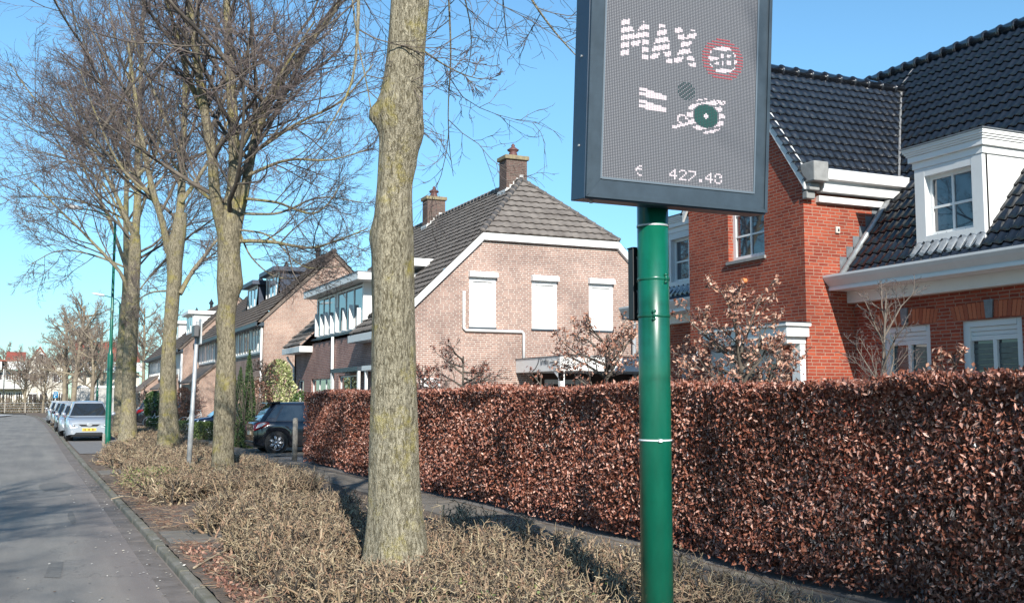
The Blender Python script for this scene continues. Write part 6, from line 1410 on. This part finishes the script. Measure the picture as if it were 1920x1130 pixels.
        m_ = MB(); m_.tube([(hl+.0, s*W*.335, zn-.085), (hl+.016, s*W*.335, zn-.085)], .045, 12); m_.build('reflector', alloy, hlm, True)
        m_ = MB(); xt = -hl
        m_.prism([(xt-.012, s*W*.36, belt-.28), (xt-.006, s*W*.44, belt-.26), (xt+.16, s*(W*.492), belt-.19), (xt+.42, s*(W*.502), belt-.05), (xt+.34, s*W*.49, belt+.01), (xt+.08, s*W*.46, belt-.02), (xt-.01, s*W*.39, belt-.10)], (.05, -s*.03, 0)); tl = m_.build('tail_light', red, t)
        if kind == 'hatch':
            m_ = MB(); m_.prism([(xt+.03, s*(W*.482), belt-.19), (xt+.18, s*(W*.502), belt-.14), (xt+.34, s*(W*.508), belt-.04), (xt+.27, s*W*.499, belt-.015), (xt+.10, s*W*.478, belt-.07)], (.02, -s*.02, 0)); m_.build('clear_lens', clr, tl)
        m_ = MB(); m_.tube([(hl-.06, s*W*.37, .36), (hl+.004, s*W*.36, .36)], .055, 12); m_.build('fog_light', lamp, t)
    m_ = MB(); zn = belt-.26; m_.prism([(hl+.006, -W*.17, zn-.12), (hl+.006, W*.17, zn-.12), (hl+.006, W*.235, zn-.035), (hl+.006, -W*.235, zn-.035)], (-.05, 0, 0)); g_ = m_.build('grille', blackm, t)
    m_ = MB(); m_.tube([(hl+.010, -W*.235, zn-.03), (hl+.02, 0, zn-.04), (hl+.010, W*.235, zn-.03)], .014, 6); m_.build('chrome_bar', alloy, g_)
    m_ = MB(); 
    for q in range(16): a = 2*math.pi*q/16; m_.V.append((hl+.045, .10*math.cos(a), zn-.06+.055*math.sin(a)))
    for q in range(16): a = 2*math.pi*q/16; m_.V.append((hl+.015, .11*math.cos(a), zn-.06+.062*math.sin(a)))
    m_.F = [tuple(range(16))]+[(q, (q+1) % 16, 16+(q+1) % 16, 16+q) for q in range(16)]; m_.build('emblem', alloy, g_)
    m_ = MB(); m_.prism([(hl+.003, -W*.33, .25), (hl+.003, W*.33, .25), (hl+.003, W*.28, .345), (hl+.003, -W*.28, .345)], (-.04, 0, 0)); m_.build('lower_grille', blackm, t)
    m_ = MB(); m_.box(hl+.006, hl+.022, -.26, .26, .40, .51); pl_ = m_.build('number_plate', M('plate_yellow', (.75, .5, .06), .5), t)
    m_ = MB()
    for q in range(8):
        if q in (2, 5): m_.box(hl+.0225, hl+.024, -.2+q*.052, -.175+q*.052, .45, .458)
        else: m_.box(hl+.0225, hl+.024, -.21+q*.052, -.175+q*.052, .425, .485)
    m_.build('plate_characters', blackm, pl_)
    m_ = MB(); m_.box(-hl-.022, -hl-.006, -.26, .26, .55 if kind == 'hatch' else .62, .66 if kind == 'hatch' else .73); m_.build('number_plate', M('plate_pale', (.62, .5, .36), .5), t)
    m_ = MB(); m_.box(-hl-.03, -hl+.06, -W*.4, W*.4, .30, .36); m_.build('bumper_strip', blackm, t)
    if kind == 'hatch':
        m_ = MB(); m_.prism([(xD-.18, -W*.33, Hh-.05), (xD-.18, W*.33, Hh-.05), (xD+.2, W*.35, Hh-.03), (xD+.2, -W*.35, Hh-.03)], (0, 0, .04)); m_.build('spoiler', paint, t, bevel=.01)
        m_ = MB(); m_.tube([(-hl+.10, .02, belt+.16), (-hl+.18, -.22, belt+.20)], .012, 6); m_.build('wiper', blackm, t)
    m_ = MB(); m_.box(hoodx-.35, hoodx-.2, -.32, -.08, belt+.1, belt+.14); 
    m_.build('mirror_inside', blackm, t)
    return t
def paintm(name, c, metal=.3, rough=.25): return M(name, c, rough, metal=metal, coat=1, spec=.6)
black_p = paintm('black_car_paint', (.006, .007, .012), .1, .2)
silver_p = paintm('silver_blue_paint', (.38, .42, .47), .35, .32); silver2 = paintm('silver_paint', (.46, .47, .48), .4, .32); navy = paintm('dark_blue_paint', (.012, .02, .045), .3, .2); grey_p = paintm('dark_grey_paint', (.03, .032, .038), .35, .25)
lightp = paintm('light_grey_paint', (.42, .44, .46), .4, .32)
c = at(515, 845, Z=.004); # rear wheel of the hatchback, on the drive in front of the pale house
wx, wy = 6.62, 32.6
car('hatchback_car', 'black hatchback parked on the driveway with its rear towards the street', (wx+2.0-.72*(3.8/4.), wy+.83, .01), 0, black_p, 3.8, 1.68, 1.58, .85, 'hatch', .315)
car('parked_car', 'silver blue people carrier facing the camera, first of the kerbside row', (1.82, 47.1, -.0), -math.pi/2, silver_p, 4.3, 1.72, 1.60, .95, 'mpv', .32, group='cars parked along the kerb')
car('parked_car', 'light grey car directly behind the silver blue people carrier', (1.66, 53.2, 0), -math.pi/2, lightp, 4.2, 1.70, 1.45, 1.0, 'hatch', .31, group='cars parked along the kerb')
car('parked_car', 'dark car third in the kerbside row, only its left side showing', (1.58, 60.2, 0), -math.pi/2, grey_p, 4.3, 1.72, 1.46, 1.05, 'sedan', .31, group='cars parked along the kerb')
car('parked_car', 'pale silver car beyond the dark one in the kerbside row', (1.5, 69.5, 0), -math.pi/2+.02, silver2, 4.3, 1.72, 1.5, 1.05, 'hatch', .31, group='cars parked along the kerb')
car('parked_car', 'farthest small car at the end of the kerbside row', (1.32, 79.0, 0), -math.pi/2+.03, lightp, 4.0, 1.7, 1.5, 1.0, 'hatch', .31, group='cars parked along the kerb')
car('suv_car', 'dark grey SUV in a driveway between the fourth and third lime trunks', (7.75, 70.5, 0), 0, grey_p, 4.4, 1.85, 1.66, 1.0, 'mpv', .36)
car('blue_car', 'dark blue car facing the street behind the small box hedge', (8.0, 48.2, 0), math.pi, navy, 3.9, 1.7, 1.46, .95, 'hatch', .31)

# ------------------------------------------------------------ bicycles
def bicycle(x, y, rz, label, col):
    t = thing('bicycle', (x, y, 0), label, 'bicycle', 'bicycles by the front gardens', rz, local=True); R1 = .34
    for cx in (-.52, .52):
        m_ = MB(); pts = [(cx+R1*math.cos(a), 0, R1+R1*math.sin(a)) for a in np.linspace(0, 2*math.pi, 25)]
        n = 8; 
        for i in range(24): m_.tube([pts[i], pts[i+1]], .017, 5, False)
        wh = m_.build('wheel', M('pale_tyre', (.45, .45, .44), .6), t); m_ = MB()
        for a in np.linspace(0, 2*math.pi, 13)[:-1]: m_.tube([(cx, 0, R1), (cx+R1*math.cos(a), 0, R1+R1*math.sin(a))], .003, 3, False)
        m_.tube([(cx, -.04, R1), (cx, .04, R1)], .02, 8); m_.build('spokes', steel, wh)
    m_ = MB()
    for a, b in (((-.52, 0, .34), (-.1, 0, .28)), ((-.52, 0, .34), (-.2, 0, .8)), ((-.1, 0, .28), (-.22, 0, .92)), ((-.1, 0, .28), (.36, 0, .78)), ((-.18, 0, .62), (.34, 0, .86)), ((.52, 0, .34), (.33, 0, .98))): m_.tube([a, b], .016, 6)
    m_.build('frame', col, t)
    m_ = MB(); m_.tube([(.15, -.27, 1.05), (.28, -.2, 1.06), (.34, 0, 1.02), (.28, .2, 1.06), (.15, .27, 1.05)], .013, 6); m_.build('handlebar', steel, t)
    m_ = MB(); m_.tube([(-.36, 0, .95), (-.2, 0, .96), (-.06, 0, .94)], [.09, .07, .02], 8); m_.build('saddle', blackm, t)
bicycle(6.05, 61.5, .3, 'pale bicycle leaning by the round green bush', white)
bicycle(7.6, 58.5, -.4, 'pale bicycle behind the third lime trunk', white)

# ------------------------------------------------------------ garden shrubs
def leafy(name, label, cat, c, r, n, mat, L=.08, Wd=.045, seed=1, column=False, stem=True, flat=.0, group=None):
    rng = np.random.default_rng(seed); cx, cy, z0 = c; rx, ry, h = r
    t = thing(name, (cx, cy, 0), label, cat, group)
    th = rng.random(n)*2*math.pi; u_ = rng.random(n); rad = (1-.32*rng.random(n)**2)
    if column: pr = np.clip(1-u_**2.2, .03, 1)*np.clip(.55+u_*3, 0, 1)
    elif flat: pr = np.where(u_ > .9, rng.random(n)**.5, 1.)
    else: pr = np.sqrt(np.clip(1-(2*u_-1)**2, .02, 1))
    lob = 1+.13*np.sin(3*th+u_*9+seed)+.10*np.sin(7*th-u_*14)
    C = np.stack([cx+rx*pr*rad*lob*np.cos(th), cy+ry*pr*rad*lob*np.sin(th), z0+h*u_*(1+.04*np.sin(5*th))], 1)
    if flat:
        q = rng.random((n, 2))*2-1; side = rng.integers(0, 4, n); topm = u_ > .62
        X = np.where(topm | (side < 2), q[:, 0], np.sign(q[:, 0])); Y = np.where(topm | (side >= 2), q[:, 1], np.sign(q[:, 1])); Z = np.where(topm, 1, rng.random(n)); e = rng.normal(0, .05, (n, 3))
        C = np.stack([cx+rx*(X*(1-.08*Z**4)+e[:, 0]), cy+ry*(Y*(1-.08*Z**4)+e[:, 1]), z0+h*(Z*(1-.10*np.maximum(np.abs(X), np.abs(Y))**6)+e[:, 2])], 1)
    V, T = leaves(rng, C, np.full((n, 1), L), np.full((n, 1), Wd)); obj('foliage', V, None, mat, t, quads=T)
    A = Acc(); k = 26; b = np.stack([cx+rng.normal(0, rx*.15, k), cy+rng.normal(0, ry*.15, k), np.full(k, -.05)], 1); sp = .12 if column else .5
    P = paths(rng, b, np.stack([rng.normal(0, sp, k), rng.normal(0, sp, k), np.ones(k)], 1), (z0+h)*(.6+.3*rng.random(k)), 6, .08, .02)
    A.tube(P, np.linspace(.02, .005, 6)[None]*np.ones((k, 1)), 5); A.build('stems', limbm, t)
    return t
conif = M('conifer_green', (.05, .09, .03), .7, island=[(.015, .035, .012), (.045, .09, .03), (.10, .15, .05)], transl=.1)
boxg = M('box_green', (.08, .14, .03), .6, island=[(.03, .06, .02), (.09, .15, .03), (.19, .24, .07)], transl=.1)
laur = M('laurel_green', (.05, .1, .03), .35, island=[(.02, .045, .015), (.06, .12, .03), (.16, .22, .08)])
vari = M('variegated_leaf', (.4, .42, .2), .45, island=[(.06, .10, .03), (.22, .27, .09), (.50, .52, .24), (.64, .62, .36)])
dred = M('dark_red_leaf', (.1, .04, .03), .6, island=[(.03, .02, .015), (.10, .05, .035), (.22, .11, .07)])
def gp(u, D, v=800): p = at(u, v, D=D); return float(p[0]), float(p[1])
x, y = gp(465, 35.5); leafy('conifer', 'tall narrow dark green conifer left of the black hatchback', 'conifer', (x, y, .0), (.26, .26, 3.25), 5200, conif, .07, .035, 3, True)
x, y = gp(449, 36.5); leafy('conifer', 'shorter conifer just left of the tall narrow one, behind the second trunk', 'conifer', (x, y, .0), (.30, .3, 2.7), 4200, conif, .07, .035, 4, True)
x, y = gp(521, 41); leafy('variegated_shrub', 'cream and green variegated shrub against the brick wall behind the black car', 'shrub', (x, y, 0.9), (.62, .6, 2.25), 4200, vari, .11, .055, 5)
x, y = gp(484, 39); leafy('purple_shrub', 'dark brown leafed shrub between the conifer and the variegated shrub', 'shrub', (x, y, 0.1), (.62, .6, 2.2), 3200, dred, .09, .05, 6)
x, y = gp(381, 43); leafy('box_hedge', 'rounded bright green box hedge right of the leaning grey pole', 'low hedge', (x, y, 0), (.43, .6, .68), 5200, boxg, .05, .03, 7, flat=1)
x, y = gp(340, 48); leafy('box_hedge', 'dark green clipped hedge left of the leaning grey pole', 'low hedge', (x, y, 0), (.5, .5, .62), 4200, conif, .05, .03, 8, flat=1)
x, y = gp(288, 57); leafy('box_hedge', 'small green hedge left of the third lime trunk', 'low hedge', (x, y, 0), (.35, .4, .55), 2200, boxg, .06, .035, 9, flat=1)
x, y = gp(287, 59); leafy('laurel_bush', 'round glossy laurel bush between two lime trunks', 'bush', (x, y, .5), (.52, .5, 1.55), 2800, laur, .12, .06, 10)
x, y = gp(342, 60); leafy('purple_shrub', 'dark shrub just right of the third lime trunk', 'shrub', (x, y, .4), (.5, .5, 1.9), 2200, dred, .10, .05, 12)
x, y = gp(563, 38.5); leafy('laurel_bush', 'small green bush top behind the roof of the black hatchback', 'bush', (x, y, .6), (.35, .35, 1.35), 1200, laur, .09, .05, 13)
x, y = gp(370, 57); small_tree('bare_shrub', 'pinkish bare shrub behind the leaning grey pole', 'shrub', (x, y), 2.6, .03, 92, .8, 14, .15, None, 0, twigm, M('reddish_stem', (.24, .13, .11), .8), rmin=.010, k=(6, 5, 3), el=(.8, 1.35))
x, y = gp(491, 40); small_tree('beech_tree', 'tiered small beech above the dark brown shrub by the variegated shrub', 'tree', (x, y), 3.3, .05, 93, 1.0, 12, .72, beech_leaf, 300, limbm, limbm, rmin=.009, k=(5, 4, 2), el=(-.1, .5))
x, y = gp(262, 66); small_tree('bare_shrub', 'brown bare shrub beside the lean-to porch of the far terraced house', 'shrub', (x+.5, y+4), 2.2, .03, 94, .9, 12, .2, None, 0, twigm, limbm, rmin=.012, k=(6, 5, 3), el=(.5, 1.3))
